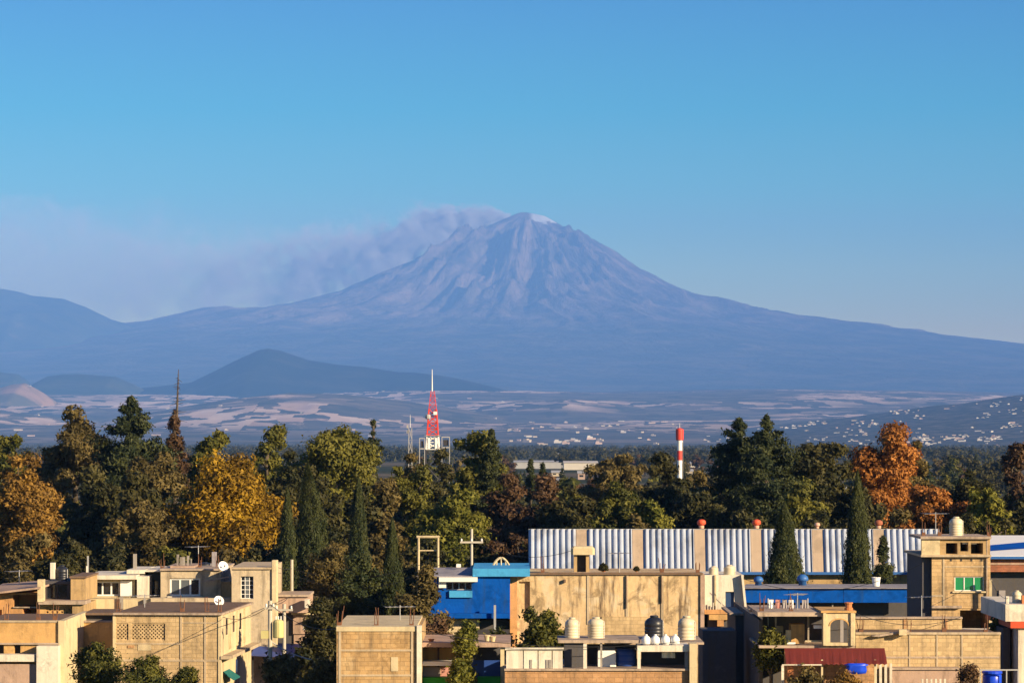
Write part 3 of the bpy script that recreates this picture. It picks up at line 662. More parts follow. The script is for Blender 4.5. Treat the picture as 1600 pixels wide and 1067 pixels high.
m = MB(); m.add([(xs+.035, 160.6, h.z(1050)), (xs+.035, 162.8, h.z(1050)), (xs+.6, 162.8, h.z(1062)), (xs+.6, 160.6, h.z(1062)), (xs+.035, 160.6, h.z(1051.5)), (xs+.035, 162.8, h.z(1051.5)), (xs+.6, 162.8, h.z(1063.5)), (xs+.6, 160.6, h.z(1063.5))], [(0,1,2,3),(7,6,5,4),(0,3,7,4),(1,5,6,2),(2,6,7,3),(0,4,5,1)])
h.mb('awning', m, P_teal, label='teal cloth awning')
h.mb('door', side(5, 6.2, 1040, 1100, .031, .06, MB()), P_navy)

# ------------------------------------------------------------------ lane between B and C: shaded walls, poles
h = House('lane_house', 'house in deep shade at the end of the lane behind the utility poles', 'house', 186, 445)
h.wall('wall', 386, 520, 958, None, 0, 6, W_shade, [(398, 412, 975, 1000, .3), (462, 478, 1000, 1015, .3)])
h.win(398, 412, 975, 1000, 0, 2, 2, P_galv, P_glass, .05); h.win(462, 478, 1000, 1015, 0, 1, 2, P_galv, P_glass, .05)
h.box('roof_edge', 385, 521, 955.5, 957.9, -.2, 6.3, W_slab)
h = House('pink_room', 'small pinkish rooftop room with low walls behind the middle utility pole', 'house', 176.0, 478)
h.wall('wall', 458, 500, 960, 990, 0, 2.0, W_pink, [(473, 484, 968, 984, .4)]); h.box('roof', 455, 503, 955.6, 959.9, -.3, 2.6, W_cream)
h.win(473, 484, 968, 984, 0, 1, 1, P_galv, P_glass, .05)
h.box('wall_base', 459, 499, 990, None, .1, 1.8, W_pink)
h = House('blue_tarpaulin_shelter', 'low shelter roofed with blue tarpaulin in the shaded lane', 'shelter', 172, 440)
m = MB(); m.add([(h.c(393), 171, h.z(1022)), (h.c(472), 171, h.z(1026)), (h.c(470), 175, h.z(1004,4)), (h.c(395), 175, h.z(1001,4)), (h.c(430), 172.6, h.z(1018,1.5))], [(0,1,4),(1,2,4),(2,3,4),(3,0,4)]); h.mb('tarpaulin', m, P_tarp)
for x in (395, 470): h.box('post', x-1, x+1, 1026, None, -0.6, .08, P_dark)
h.box('back_wall', 393, 473, 1007, None, 4.05, .2, W_shade)

def pole(label, px, py0, d, r, arms=(), trafo=None, wood=False):
    x = PX(px, d); o = thing('utility_pole', label, 'utility pole', (x, d, 0), 0, 'utility poles among the houses')
    H = PZ(py0, d); m = MB(); m.tube((0,0,0), (0,0,H), r*1.25, 12, r); link('shaft', m.mesh('shaft', smooth=False), P_pole, o)
    for dz, wd, ins in arms:
        m = MB(); m.box(-wd/2, wd/2, -r-.1, -r-.004, H-dz-.05, H-dz+.05); a = link('crossarm', m.mesh('crossarm'), P_pole, o)
        for k in range(ins):
            q = -wd/2+.08+(wd-.16)*k/max(1, ins-1); m = MB(); m.lathe((q, -r-.052, H-dz+.052), [(.035,0),(.06,.05),(.03,.08),(.05,.12),(.02,.16)], 8); link('insulator', m.mesh('insulator'), P_dish, a)
    if trafo:
        m = MB(); zt_ = PZ(trafo, d); m.lathe((r+.30, -.05, zt_-.85), [(.24,0),(.26,.03),(.26,.75),(.22,.82),(.1,.88)], 14); t_ = link('transformer', m.mesh('transformer'), P_trafo, o, 'yellowed transformer drum')
        for k in range(3): m = MB(); m.tube((r+.18+.12*k, -.05, zt_), (r+.18+.12*k, -.05, zt_+.18), .03, 6); link('bushing', m.mesh('bushing'), P_dish, t_)
        m = MB(); m.box(-.42, -.09, -.2, .1, zt_-.88, zt_-.5); link('meter_box', m.mesh('meter_box'), P_trafo, o)
    return o
pole('tall pale utility pole with yellowed transformer in front of cream house', 422, 938, 150, .10, ((.35, .5, 2),), 968)
pole('thin utility pole with crossarm rising behind the low pink annex', 456, 874, 181, .085, ((2.2, 1.6, 3), (2.7, 1.2, 2)))
pole('short thin pole in the shaded lane beside blue tarpaulin', 444, 943, 158, .085, ((.3, .9, 2),))
pole('pole with crossarm standing on light-blue roof beside arched truss', 737, 826, 177, .07, ((.75, 1.3, 3),))

def wire(label, a, b, sag, r=.018, mat=None):
    m = MB(); a = Vector(a); b = Vector(b); n = 10; pts = []
    for k in range(n+1): q = k/n; p_ = a.lerp(b, q); p_.z -= sag*4*q*(1-q); pts.append(p_)
    for k in range(n): m.tube(pts[k], pts[k+1], r, 5)
    me = m.mesh('overhead_cable', a); o = link('overhead_cable', me, mat or P_wire); o.location = a; tag(o, label, 'cable', 'overhead cables')
wire('cable sloping down from the transformer pole across the lane', (PX(424,150), 150, PZ(1002,150)), (PX(487,150), 150, PZ(1030,150)), .12, .03, P_galv)
wire('cable between the transformer pole and the thin crossarm pole', (PX(422,150), 150, PZ(941,150)), (PX(456,181), 181, PZ(925,181)), .3)

# ------------------------------------------------------------------ C: plain plaster box house
h = House('plaster_box_house', 'plain windowless tan plaster house with white corner pillar, standing in front of cypress', 'house', 140, 590)
h.wall('wall', 526, 651, 986, None, 0, 9, W_rubble, [])
h.box('parapet_band', 525.5, 651, 978.5, 985.9, -0.05, 9.1, W_cream)
h.box('corner_pillar', 651.2, 658.5, 977, None, -0.12, .5, W_white)
h.box('side_wall', 651.2, 657, 981, None, 0.39, 8.5, W_tan)
h.box('tie_column', 529, 533, 986.1, None, -.03, .029, W_beam); h.box('tie_column', 642, 645.5, 986.1, None, -.03, .029, W_beam)
h.box('ring_beam', 533.1, 641.9, 1014, 1017, -.026, .025, W_beam); h.box('ring_beam', 533.1, 641.9, 1053, 1056, -.026, .025, W_beam)
h.box('patch', 611, 622, 1026, 1048, -.02, .019, W_cream)

# ------------------------------------------------------------------ D: open terrace house
h = House('terrace_canopy', 'open canopy with brown slab over green mats between plaster house and vine', 'shelter', 143, 725)
h.box('slab', 651, 798, 1003.5, 1010.5, 0, 6, W_pink)
h.wall('back_wall', 659, 711, 1012, None, 2.0, .2, W_ochre); h.box('tie_column', 683.5, 686.5, 1012, 1060, 1.95, .045, W_roof)
h.box('table_cloth', 659, 706, 1033, 1039.5, 0.3, 1.2, P_white)
h.box('grey_curtain', 660, 688, 1042, 1060, 0.9, .05, P_grey); h.box('pink_curtain', 688.5, 706, 1042, 1060, 0.92, .05, P_pinkc)
h.box('green_mat', 655, 711, 1058.5, None, 0.1, .8, P_green); h.box('green_mat', 746, 782, 1057.5, None, 0.1, .8, P_green)
h.box('dark_bay', 711.5, 782, 1011, None, 3.2, .2, W_shade)
h.box('tarpaulin', 737, 781.5, 1031, 1057.4, 1.2, .04, P_tarp)
h.box('post', 782, 788, 1011, None, 0.2, .3, W_cream); h.box('post', 652.5, 656, 1011, None, .2, .25, W_cream)
for x, y in ((674, 1001), (728, 995), (761, 995), (770, 997)):
    pt = thing('flower_pot', {674: 'terracotta flower pot on the canopy slab beside the plaster box house', 728: 'cream flower pot on the canopy slab next to the vine', 761: 'taller cream flower pot of the pair by the stained wall', 770: 'shorter cream flower pot closest to the stained wall'}[x], 'flower pot', (PX(x, 143.8), 143.8, h.z(1003.5)+.0), 0, 'pots along the canopy slab')
    hh = (1003.5-y)*143.8/F+.05; m = MB(); m.lathe((0,0,0), [(.09,0),(.13,hh*.8),(.15,hh*.82),(.15,hh),(.12,hh),(.11,hh*.9)], 12); link('pot', m.mesh('pot'), W_cream if x > 700 else P_terra, pt)
h = House('rooftop_terrace_house', 'brick house with open roof terrace, white railing panels and plastic water tanks', 'house', 141, 930)
h.box('front_wall', 789, 1076, 1047.5, None, 0, .3, W_brick); h.box('floor_slab', 788, 1077, 1044.2, 1047.4, -.1, 6.4, W_slab)
for a, b, y0 in ((791, 817, 1013), (818.5, 840, 1013), (841.5, 862, 1013), (863.5, 879, 1013)): h.box('railing_panel', a, b, y0+2.2, 1044, .1, .1, W_white)
h.box('railing_cap', 789, 881, 1011.5, 1015, .03, .24, W_white)
for a in (828, 853, 858): h.box('drain_slot', a, a+3.5, 1030, 1043.5, .07, .028, W_grey)
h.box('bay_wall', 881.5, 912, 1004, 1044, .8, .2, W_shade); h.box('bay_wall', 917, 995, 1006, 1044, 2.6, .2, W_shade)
h.box('post', 911.5, 917, 1005.5, 1044.1, .1, .2, W_white)
h.box('tank_shelf', 872, 1000, 999.5, 1004, .6, 3.4, W_slab); h.box('shelf_post', 938, 941, 1004, 1044, .7, .1, W_grey)
h.box('tank_shelf', 938, 996, 995, 998, 4.2, 1.4, W_slab, dz=.02)
h.box('pergola_beam', 996, 1077, 1008, 1017.5, -.02, 2.0, W_white); h.box('pergola_post', 996, 1001, 1017.6, 1044.1, .0, .2, W_white); h.box('pergola_post', 1070, 1075, 1017.6, 1044.1, .02, .2, W_grey)
h.box('pergola_back', 1002, 1070, 1018, 1044, 2.5, .15, W_shade)
h.box('corner_pillar', 1077.5, 1089, 1005, None, -.25, 1.0, W_cream); h.box('side_wall', 1077.5, 1088, 1012, None, .76, 6, W_cream)
h.box('roof_slab', 945, 1100, 1003, 1006.5, 2.3, 5, W_slab)
for (x, y0, y1, w_, mt, lb) in ((894, 964, 1000, 23, P_tank, 'cream ribbed water tank beside the dark bush'), (931.5, 963.5, 997, 27, P_tank, 'squat cream water tank, second from the dark bush'),
                               (1022, 961, 1003, 30, P_tankk, 'black water tank behind the row of white jugs'), (1073, 961.5, 1004.5, 28, P_tank, 'tall cream water tank at the end of terrace by corner pillar')):
    water_tank('water_tank', lb, x, y0, y1, 143.2 if x < 950 else 145.5, w_, mt, 'water tanks on the roof terrace')
for k, x in enumerate((1009.5, 1024, 1040, 1055)):
    o = thing('water_jug', 'round white jug on pergola beam, %s from the terrace side' % ('first', 'second', 'third', 'fourth')[k], 'jug', (PX(x, 141.6), 141.6, h.z(1008)+.0), 0, 'white jugs on the pergola beam')
    m = MB(); m.lathe((0,0,0), [(.14,0),(.2,.06),(.21,.2),(.19,.3),(.12,.38),(.07,.41)], 14); link('body', m.mesh('body', smooth=True), P_dish, o)
    m = MB(); m.lathe((0,0,0), [(.06,.412),(.065,.42),(.065,.46),(.05,.47)], 10); link('cap', m.mesh('cap'), P_dish, o)
o = thing('washing_machine', 'white washing machine on terrace beside blue drum', 'washing machine', (PX(948, 142.2), 142.2, h.z(1044.1)), 0)
m = MB(); m.bbox(-.42, .42, 0, .55, 0, .68, .03); link('cabinet', m.mesh('cabinet'), P_white, o); m = MB(); m.box(-.38, .38, .1, .54, .682, .74); link('lid', m.mesh('lid'), P_dish, o); m = MB(); m.box(-.4, .4, .5, .58, .742, .86); link('control_panel', m.mesh('control_panel'), P_grey, o)
o = thing('plastic_drum', 'large blue plastic drum between washing machine and pergola', 'drum', (PX(978, 142.4), 142.6, h.z(1044.1)), 0)
m = MB(); m.lathe((0,0,0), [(.38,0),(.43,.05),(.44,.25),(.42,.27),(.44,.3),(.44,.52),(.42,.54),(.44,.57),(.40,.76)], 18); link('body', m.mesh('body', smooth=True), P_tarp, o); m = MB(); m.lathe((0,0,0), [(.41,.762),(.43,.78),(.40,.83)], 18); link('lid', m.mesh('lid'), P_navy, o)
o = thing('laundry', 'white cloth hung inside the pergola', 'laundry', (PX(1042, 142), 142, h.z(1030)), 0)
m = MB()
for i in range(6):
    a = PX(1034, 142)-o.location.x+.10*i; m.quad((a, .03*math.sin(i*2), .02), (a+.10, .03*math.sin(i*2+2), .0), (a+.10, .03*math.sin(i*2+2), .34), (a, .03*math.sin(i*2), .34))
link('cloth', m.mesh('cloth'), P_dish, o); m = MB(); m.tube((PX(1001,142)-o.location.x, 0, .36), (PX(1070,142)-o.location.x, 0, .35), .012, 5); link('line', m.mesh('line'), P_wire, o)

# ------------------------------------------------------------------ K: long stained wall with shrine on the roof
h = House('stained_wall_house', 'long windowless tan building with rain-stained plaster below the corrugated shed', 'building', 172, 950)
h.wall('wall', 797, 1097, 898, None, 0, 9, W_old, [(811, 828, 908, 968, .22)])
h.box('cap', 828.5, 1098, 894.3, 897.9, -.12, .4, W_roof)
h.box('buttress', 797, 808, 897, None, -.3, .3-.003, W_orange)
for x in (919, 979.5, 1035): h.box('tie_column', x-2, x+2, 898.2, 975, -.04, .038, W_beam)
h.box('downpipe', 978.2, 979.4, 899, 950, -.12, .06, W_roof); h.box('downpipe', 1033, 1034.4, 899, 942, -.12, .06, W_roof)
h.box('drain_stub', 881, 884, 905, 910, -.2, .2-.003, W_roof)
h.box('plinth', 940, 1012, 963, None, -.06, .057, W_block)
h.box('end_pillar', 1094.5, 1100.5, 896, None, -.1, .5, W_pink)
o = thing('roof_shrine', 'small open concrete canopy with round-cornered top on the stained wall', 'shrine', (PX(911, 173.5), 173.5, h.z(898)), 0)
zz = lambda py: PZ(py, 173.5)-o.location.z; xx = lambda px: PX(px, 173.5)-o.location.x
m = MB(); m.bbox(xx(892), xx(929), -.5, .5, zz(866), zz(853), .12); link('canopy', m.mesh('canopy'), W_cream, o)
for a in (896.5, 915.5): m = MB(); m.box(xx(a), xx(a+5), -.3, .3, 0, zz(866)); link('post', m.mesh('post'), W_tan, o)
m = MB(); m.box(xx(901.6), xx(915.4), .18, .26, 0, zz(866.2)); link('back_panel', m.mesh('back_panel'), P_dark, o)
m = MB(); m.box(xx(894), xx(923), -.35, -.3, -.001, .12); link('step', m.mesh('step'), W_slab, o)
for x, r in ((943, 8), (994.5, 4)):
    o = thing('potted_shrub', 'dark shrub on the stained wall %s' % ('beside the small canopy' if x == 943 else 'farther along from the small canopy'), 'plant', (PX(x, 173), 173, h.z(894.3)), 0, 'shrubs on the stained wall')
    SHRUBS = globals().setdefault('SHRUBS', []); SHRUBS.append((o, r*173/F))

# ------------------------------------------------------------------ L: white house with blue door
h = House('white_house', 'small white rooftop house with navy door beside the stained wall', 'house', 172.4, 1132)
h.wall('wall', 1101, 1162, 898, 951.5, 0, 5, W_white, [(1133.5, 1147, 924, 951.3, .3)])
h.box('door', 1134, 1146.6, 924.4, 951, .12, .05, P_navy); h.box('downpipe', 1116.5, 1119, 898, 951, -.1, .08, W_cream)
m = MB(); m.prism([(h.c(1158,-.3), h.z(898,-.3)), (h.c(1161.5,-.3), h.z(898,-.3)), (h.c(1167,-.3), h.z(951,-.3)), (h.c(1163.5,-.3), h.z(951,-.3))], 172.05, 172.38); h.mb('sloping_post', m, W_white)
h.box('ledge', 1100.8, 1180, 952, 959, -.35, 5.4, W_orange); h.box('lower_wall', 1106, 1178, 959.2, None, .2, 4.6, W_shade)
h.box('bracket', 1108, 1142, 959.3, 968, -.3, .49, W_ochre); h.box('bracket', 1121, 1131, 968.2, 978, -.28, .45, W_orange)
for k in range(7): h.box('baluster', 1101+4.3*k, 1102.4+4.3*k, 941+(k % 3)*1.5, 951.9, -.3, .06, W_white)
for k, (x, y0, w_) in enumerate(((1115, 884, 15), (1140, 882, 19))): water_tank('roof_urn', ('slim pale tank over the downpipe of the white house', 'wider pale tank over the navy door of the white house')[k], x, y0, 898, 173, w_, P_tank, 'pale tanks on the white house')

# ------------------------------------------------------------------ E/F: shaded house, arched room and red awning
h = House('shaded_house', 'tall house side in deep blue shade next to the terrace corner pillar', 'house', 149, 1165)
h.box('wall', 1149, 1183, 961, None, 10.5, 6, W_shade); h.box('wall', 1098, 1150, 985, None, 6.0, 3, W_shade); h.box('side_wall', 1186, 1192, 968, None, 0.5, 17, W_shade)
h.box('roof_edge', 1140, 1185, 957.5, 960.9, 10.3, 6.3, W_slab)
h = House('arched_room_house', 'house with arched opening in cream wall and flat grey roof over red awning', 'house', 147.5, 1270)
h.box('roof_slab', 1184, 1284, 956, 962.5, 0, 6.5, W_slab); h.box('roof_upstand', 1170, 1286, 951, 955.9, 3.5, .25, W_pink)
h.box('back_wall', 1192, 1285, 963, None, 3.6, .2, W_shade)
h.box('ochre_panel', 1236, 1257, 975, 1011, 1.5, 1.2, W_ochre); h.box('pale_panel', 1228, 1236, 984, 1010, 1.2, .2, W_cream); h.box('shelf', 1230, 1243, 1003, 1006, .6, .5, P_white)
h.box('grey_box', 1214, 1224, 978, 990, 2.8, .4, W_cream)
h.box('white_box', 1272, 1288, 976.5, 981.5, .3, .4, P_white); h.box('rail', 1258, 1284, 1000, 1002.5, .2, .06, W_cream)
for x in (1211, 1262): h.box('post', x, x+2.5, 963, 1012, 2.2, .1, W_grey)
h.box('floor', 1186, 1336, 1008, 1012, .1, 6, W_slab)
# arched front wall
X0, X1, Z0, Z1, Y = h.c(1285), h.c(1336), h.z(1008), h.z(957), h.d-.1
ax0, ax1, az0, az1 = h.c(1297), h.c(1325), h.z(1003.5), h.z(967)
m = MB(); rr = (ax1-ax0)/2; cx = (ax0+ax1)/2; zsp = az1-rr*.72; n = 12
arc = [(cx-rr*math.cos(math.pi*k/n), zsp+rr*.72*math.sin(math.pi*k/n)) for k in range(n+1)]
m.quad((X0,Y,Z0),(ax0,Y,Z0),(ax0,Y,Z1),(X0,Y,Z1)); m.quad((ax1,Y,Z0),(X1,Y,Z0),(X1,Y,Z1),(ax1,Y,Z1)); m.quad((ax0,Y,Z0),(ax1,Y,Z0),(ax1,Y,az0),(ax0,Y,az0))
for k in range(n):
    a, b = arc[k], arc[k+1]
    m.quad((a[0],Y,a[1]),(b[0],Y,b[1]),(b[0],Y,Z1),(a[0],Y,Z1)); m.quad((a[0],Y,a[1]),(a[0],Y+.3,a[1]),(b[0],Y+.3,b[1]),(b[0],Y,b[1]))
m.quad((ax0,Y,az0),(ax0,Y,zsp),(ax0,Y+.3,zsp),(ax0,Y+.3,az0)); m.quad((ax1,Y,az0),(ax1,Y+.3,az0),(ax1,Y+.3,zsp),(ax1,Y,zsp)); m.quad((ax0,Y,az0),(ax0,Y+.3,az0),(ax1,Y+.3,az0),(ax1,Y,az0))
m.quad((X0,Y,Z0),(X0,Y,Z1),(X0,Y+.3,Z1),(X0,Y+.3,Z0)); m.quad((X1,Y,Z0),(X1,Y+.3,Z0),(X1,Y+.3,Z1),(X1,Y,Z1)); m.quad((X0,Y,Z1),(X1,Y,Z1),(X1,Y+.3,Z1),(X0,Y+.3,Z1))
h.mb('arched_wall', m, W_cream)
m = MB()        # moulded surround
for k in range(n):
    a, b = arc[k], arc[k+1]; q = lambda p_: (cx+(p_[0]-cx)*1.14, zsp+(p_[1]-zsp)*1.2); A, B = q(a), q(b)
    m.quad((a[0],Y-.03,a[1]),(b[0],Y-.03,b[1]),(B[0],Y-.03,B[1]),(A[0],Y-.03,A[1])); m.quad((A[0],Y-.03,A[1]),(B[0],Y-.03,B[1]),(B[0],Y-.001,B[1]),(A[0],Y-.001,A[1]))
h.mb('arch_surround', m, W_ochre)
h.box('roof_cap', 1283, 1338, 954, 956.9, -.2, 3.8, W_ochre); h.box('pilaster', 1329.5, 1334.5, 957.2, 1008, -.2, .097, W_cream); h.box('pilaster', 1286.5, 1291, 957.2, 1008, -.2, .097, W_cream)
h.box('room_back', 1292, 1334, 960, 1008, 2.6, .1, W_shade); h.box('curtain', 1313, 1318, 968, 1003, 1.2, .05, P_grey)
o = thing('chimney_pot', 'terracotta chimney pot on the arched room roof', 'chimney', (PX(1326, 148), 148, h.z(954)), 0)
m = MB(); m.lathe((0,0,0), [(.2,0),(.2,.12),(.15,.14),(.16,.3),(.2,.32),(.2,.38),(.12,.38),(.11,.2)], 12); link('pot', m.mesh('pot'), P_terra, o); m = MB(); m.box(-.26,.26,-.26,.26,-.02,-.0); link('base', m.mesh('base'), P_terra, o)
h = House('red_awning', 'long dark red fabric awning on pale posts below the arched room', 'awning', 146.4, 1305)
m = MB(); n = 40; x0, x1 = h.c(1227), h.c(1384)
for k in range(n):
    a = x0+(x1-x0)*k/n; b = x0+(x1-x0)*(k+1)/n; wa, wb = .02*math.sin(k*1.9), .02*math.sin(k*1.9+1.9)
    m.quad((a, 145.9+wa, h.z(1034)+.03*math.sin(k*.35)), (b, 145.9+wb, h.z(1034)+.03*math.sin(k*.35+.35)), (b, 146.9, h.z(1013)), (a, 146.9, h.z(1013)))
    m.quad((a, 145.905+wa, h.z(1034)+.03*math.sin(k*.35)), (b, 145.905+wb, h.z(1034)+.03*math.sin(k*.35+.35)), (b, 145.88+wb, h.z(1037)+.05*(k % 2)), (a, 145.88+wa, h.z(1037)+.05*((k+1) % 2)))
h.mb('canvas', m, P_awning)
h.box('front_rail', 1222, 1284, 1037.2, 1039, -.6, .06, W_white); h.box('post', 1221, 1225, 1039.1, None, -.62, .08, W_white)
for x in (1283, 1366): h.box('post', x, x+3, 1030, None, -.3, .08, W_cream)
h.box('back_wall', 1226, 1366, 1014, None, 1.0, .2, W_brick); h.box('wooden_post', 1231, 1240, 1040, None, -.2, .2, P_terra)
o = thing('blue_bundle', 'bright blue plastic bundle hung below red awning', 'bundle', (PX(1338, 145.9), 145.9, PZ(1053, 145.9)), 0)
m = MB(); m.lathe((0,0,0), [(.1,0),(.35,.05),(.48,.2),(.4,.38),(.44,.45),(.3,.52)], 14); bm_ = m.mesh('bundle', smooth=True)
for v in bm_.vertices: v.co.x *= 1.1+.25*math.sin(v.co.z*17); v.co.y *= .6+.2*math.sin(v.co.x*13)
link('sheet', bm_, P_bluetank, o); m = MB(); m.tube((0,0,.5), (0,0,.72), .015, 5); link('cord', m.mesh('cord'), P_wire, o)

# ------------------------------------------------------------------ G: long block wall house
h = House('long_block_house', 'long low tan block house with two stepped parapets below the green-window tower', 'house', 150, 1450)
h.wall('wall', 1337, 1563, 991, None, 0, 4.0, W_block, []); h.box('cap', 1337, 1564, 987.5, 990.9, -.08, .4, W_beam)
h.box('upper_parapet', 1336, 1503, 966.5, None, 4.1, .3, W_block); h.box('upper_cap', 1336, 1504, 963.5, 966.4, 4.0, .5, W_slab)
for x in (1412, 1477): h.box('tie_column', x, x+3.5, 966.6, 987, 4.06, .038, W_brick)
for x in (1420, 1463, 1502): h.box('tie_column', x, x+2.5, 991.2, None, -.03, .028, W_beam)
h.box('ring_beam', 1385, 1563, 1025, 1028, -.028, .026, W_slab)
m = MB(); m.prism([(h.c(1360), h.z(992.5)), (h.c(1420), h.z(983)), (h.c(1420), h.z(986)), (h.c(1372), h.z(994))][::-1], 149.7, 149.95); h.mb('ramp_slab', m, W_slab)
h.box('vent_block', 1405, 1417, 983, 992, -.5, .4, W_cream)
h.box('lower_wall', 1384, 1498, 1046, None, -.9, .5, W_pink); h.box('lower_cap', 1384, 1500, 1043, 1045.9, -1.0, .95, W_slab)
for k in range(4): h.box('pale_post', 1366+8*k, 1370+8*k, 1036, None, -1.1, .12, W_white)
for k in range(6): h.box('baluster', 1440+7*k, 1443+7*k, 1060, None, -2.0, .1, W_white)
h.box('roof', 1338, 1562, 989, 990, .35, 3.6, W_roof, dz=-.03)
o = thing('plastic_tank', 'bright blue plastic tank at the foot of the block house', 'water tank', (PX(1550, 147), 147, PZ(1075, 147)), 0)
m = MB(); m.lathe((0,0,0), [(.42,0),(.45,.05),(.45,.62),(.40,.70)], 18); link('body', m.mesh('body', smooth=True), P_bluetank, o); m = MB(); m.lathe((0,0,0), [(.46,.702),(.48,.72),(.48,.80),(.40,.84)], 18); link('lid', m.mesh('lid'), P_bluetank, o)
h = House('yard_fence', 'grey pipe fence rail over the shaded yard by the blue tank', 'fence', 146, 1560)
h.box('rail', 1530, 1592, 1045, 1047, 0, .05, P_galv); [h.box('fence_post', x, x+1.8, 1047, None, 0, .05, P_galv) for x in (1531, 1572, 1590)]

# ------------------------------------------------------------------ P: tower house with green window
h = House('tower_house', 'tall narrow tan house with green window and open roof room', 'house', 168, 1500)
h.wall('wall', 1456, 1547.5, 870, 950, 0, 7, W_ochre2, [(1491.5, 1537.5, 900.5, 923, .3)])
h.win(1491.5, 1537.5, 900.5, 923, 0, 3, 1, P_white, P_gglass, .05, .1, sill=W_cream)
h.wall('lower_wall', 1456, 1547.5, 950.2, None, .05, 6.9, W_ochre2, [(1500, 1546, 953, 988, 3.0)])
for x in (1486, 1502, 1518, 1534): h.box('beam_hole_shade', x-1.4, x+1.4, 872.5, 876.5, -.02, .018, P_dark)  # dark blocks on the wall paint the shade inside the beam holes
h.box('tie_column', 1473, 1476, 870.2, 950, -.03, .028, W_beam); h.box('ring_beam', 1456, 1473, 929, 932, -.026, .024, W_beam); h.box('ring_beam', 1476.1, 1547, 884, 886, -.024, .022, W_beam)
h.box('floor_slab', 1439, 1549, 866.5, 869.9, -.25, 7.4, W_beam)
h.wall('roof_room', 1469, 1547, 842, 866.4, -.1, 4, W_tan, [(1478, 1496, 848, 865, 2.5), (1500.5, 1513, 847, 861, 2.5), (1517, 1536, 848, 865, 2.5)])
h.box('side_panel', 1440, 1468.8, 842, 866.4, -.15, .3, W_cream); h.box('room_roof', 1438.5, 1549, 838, 841.9, -.3, 4.8, W_slab)
h.box('white_box', 1504, 1526, 843, 850, .15, .3, P_white); h.box('white_frame', 1512, 1516.6, 850.1, 863, .1, .12, W_white)
h.box('corner_post', 1545.5, 1550, 905, None, -.6, .12, W_cream); h.box('downpipe', 1541.5, 1543, 842, 950, -.12, .08, W_slab)
h.box('ledge', 1456, 1503, 946, 949.8, -.2, .19, W_slab); h.box('terrace_edge', 1420, 1548, 983, 987, -1.4, 1.3, W_white)
h.box('shaded_side', 1441, 1455.8, 870, None, .3, 6.5, W_shade)  # separate dark box paints the shade on the tower's left face
water_tank('water_tank', 'tall cream tank standing on the tower house roof', 1494, 807, 838, 169.8, 22, P_tank, 'tank on the tower house')

# ------------------------------------------------------------------ H: white house with red band at the edge
h = House('red_band_house', 'white house corner with red painted band at the edge of the picture', 'house', 156, 1600)
h.box('wall', 1591, 1680, 981, None, 0, 8, W_white); h.box('band', 1579, 1680, 970.5, 980.9, -.2, 8.3, P_redband); h.box('upper_wall', 1571, 1680, 944, 970.4, -.15, 8.2, W_white)
h.box('balcony_side', 1567.5, 1578, 981, None, 1.5, 3, W_shade)
h.box('chimney', 1571.5, 1576.5, 931, 943.9, .6, .2, W_white, bev=.02)
h.box('terracotta_edge', 1597, 1680, 930, 943.9, .6, .3, P_terra)
water_tank('water_tank', 'small cream tank on the white house with red band', 1589, 922, 944, 157.5, 15, P_tank, 'tank on the red band house')

# ------------------------------------------------------------------ M: blue building with white-framed window
h = House('blue_house', 'bright blue house with light-blue cornice and white window hood', 'house', 171.2, 735)
h.wall('wall', 668, 797, 900.5, 966, 0, 8, W_blue, [(697, 737, 909, 922, .8)])
h.box('cornice', 738.5, 828, 888, 900.3, -.25, 8, W_sky); h.box('window_hood', 686, 746, 901.5, 908.6, -.6, .59, P_white); h.box('hood_side', 685.5, 697, 909, 918, -.3, .29, P_white)
h.box('sill_panel', 702, 738, 922.6, 933, -.15, .14, W_sky); h.win(697, 737, 909, 922, 0, 4, 1, P_galv, P_glass, .06, .35)
m = MB(); m.add([(h.c(650), 170.8, h.z(899)), (h.c(738), 170.8, h.z(899.5)), (h.c(736), 176, h.z(886,5)), (h.c(676), 176, h.z(886,5)), (h.c(650), 170.8, h.z(900.4)), (h.c(738), 170.8, h.z(900.4)), (h.c(736), 176, h.z(887.5,5)), (h.c(676), 176, h.z(887.5,5))], [(0,1,2,3),(7,6,5,4),(0,4,5,1),(1,5,6,2),(2,6,7,3),(3,7,4,0)]); h.mb('roof', m, W_gable)
h.box('roof_light', 713, 720, 881, 886, 3.5, .4, P_white); h.box('eave', 690, 797, 958, 965.5, -.5, .49, W_blue)
h.box('lower_wall', 680, 749, 967, None, .4, 5, W_cream); h.box('side_bay', 749.5, 797, 968, None, 1.2, 5, W_shade); h.box('gap_shade', 746, 797, 983, None, .3, .2, P_dark); h.box('pipe', 771.5, 775, 945, 995, -.8, .12, P_galv)  # dark slab paints the shade in the gap below the blue wall
h = House('roof_truss', 'pale arched steel truss standing on the light-blue roof', 'truss', 176.0, 783)
m = MB(); pts = [(h.c(768+30*k/8), h.z(889-18*math.sin(math.pi*k/8)**.8)) for k in range(9)]
for k in range(8): m.tube((pts[k][0], 176.0, pts[k][1]), (pts[k+1][0], 176.0, pts[k+1][1]), .07, 6)
h.mb('arch', m, W_cream); m = MB(); m.tube((h.c(768), 176.0, h.z(887.5)), (h.c(798), 176.0, h.z(887.5)), .05, 6); h.mb('tie_bar', m, W_cream)
for x in (776, 783, 790): m = MB(); m.tube((h.c(x), 176.0, h.z(887.5)), (h.c(x), 176.0, h.z(889-18*math.sin(math.pi*(x-768)/30)**.8)), .045, 6); h.mb('strut', m, W_cream)
h = House('pipe_frame', 'pale goalpost-shaped pipe frame behind the blue house', 'pipe frame', 190, 669)
for x in (654, 684.5): m = MB(); m.tube((h.c(x), 190, 0), (h.c(x), 190, h.z(838)), .07, 8); h.mb('post', m, W_cream)
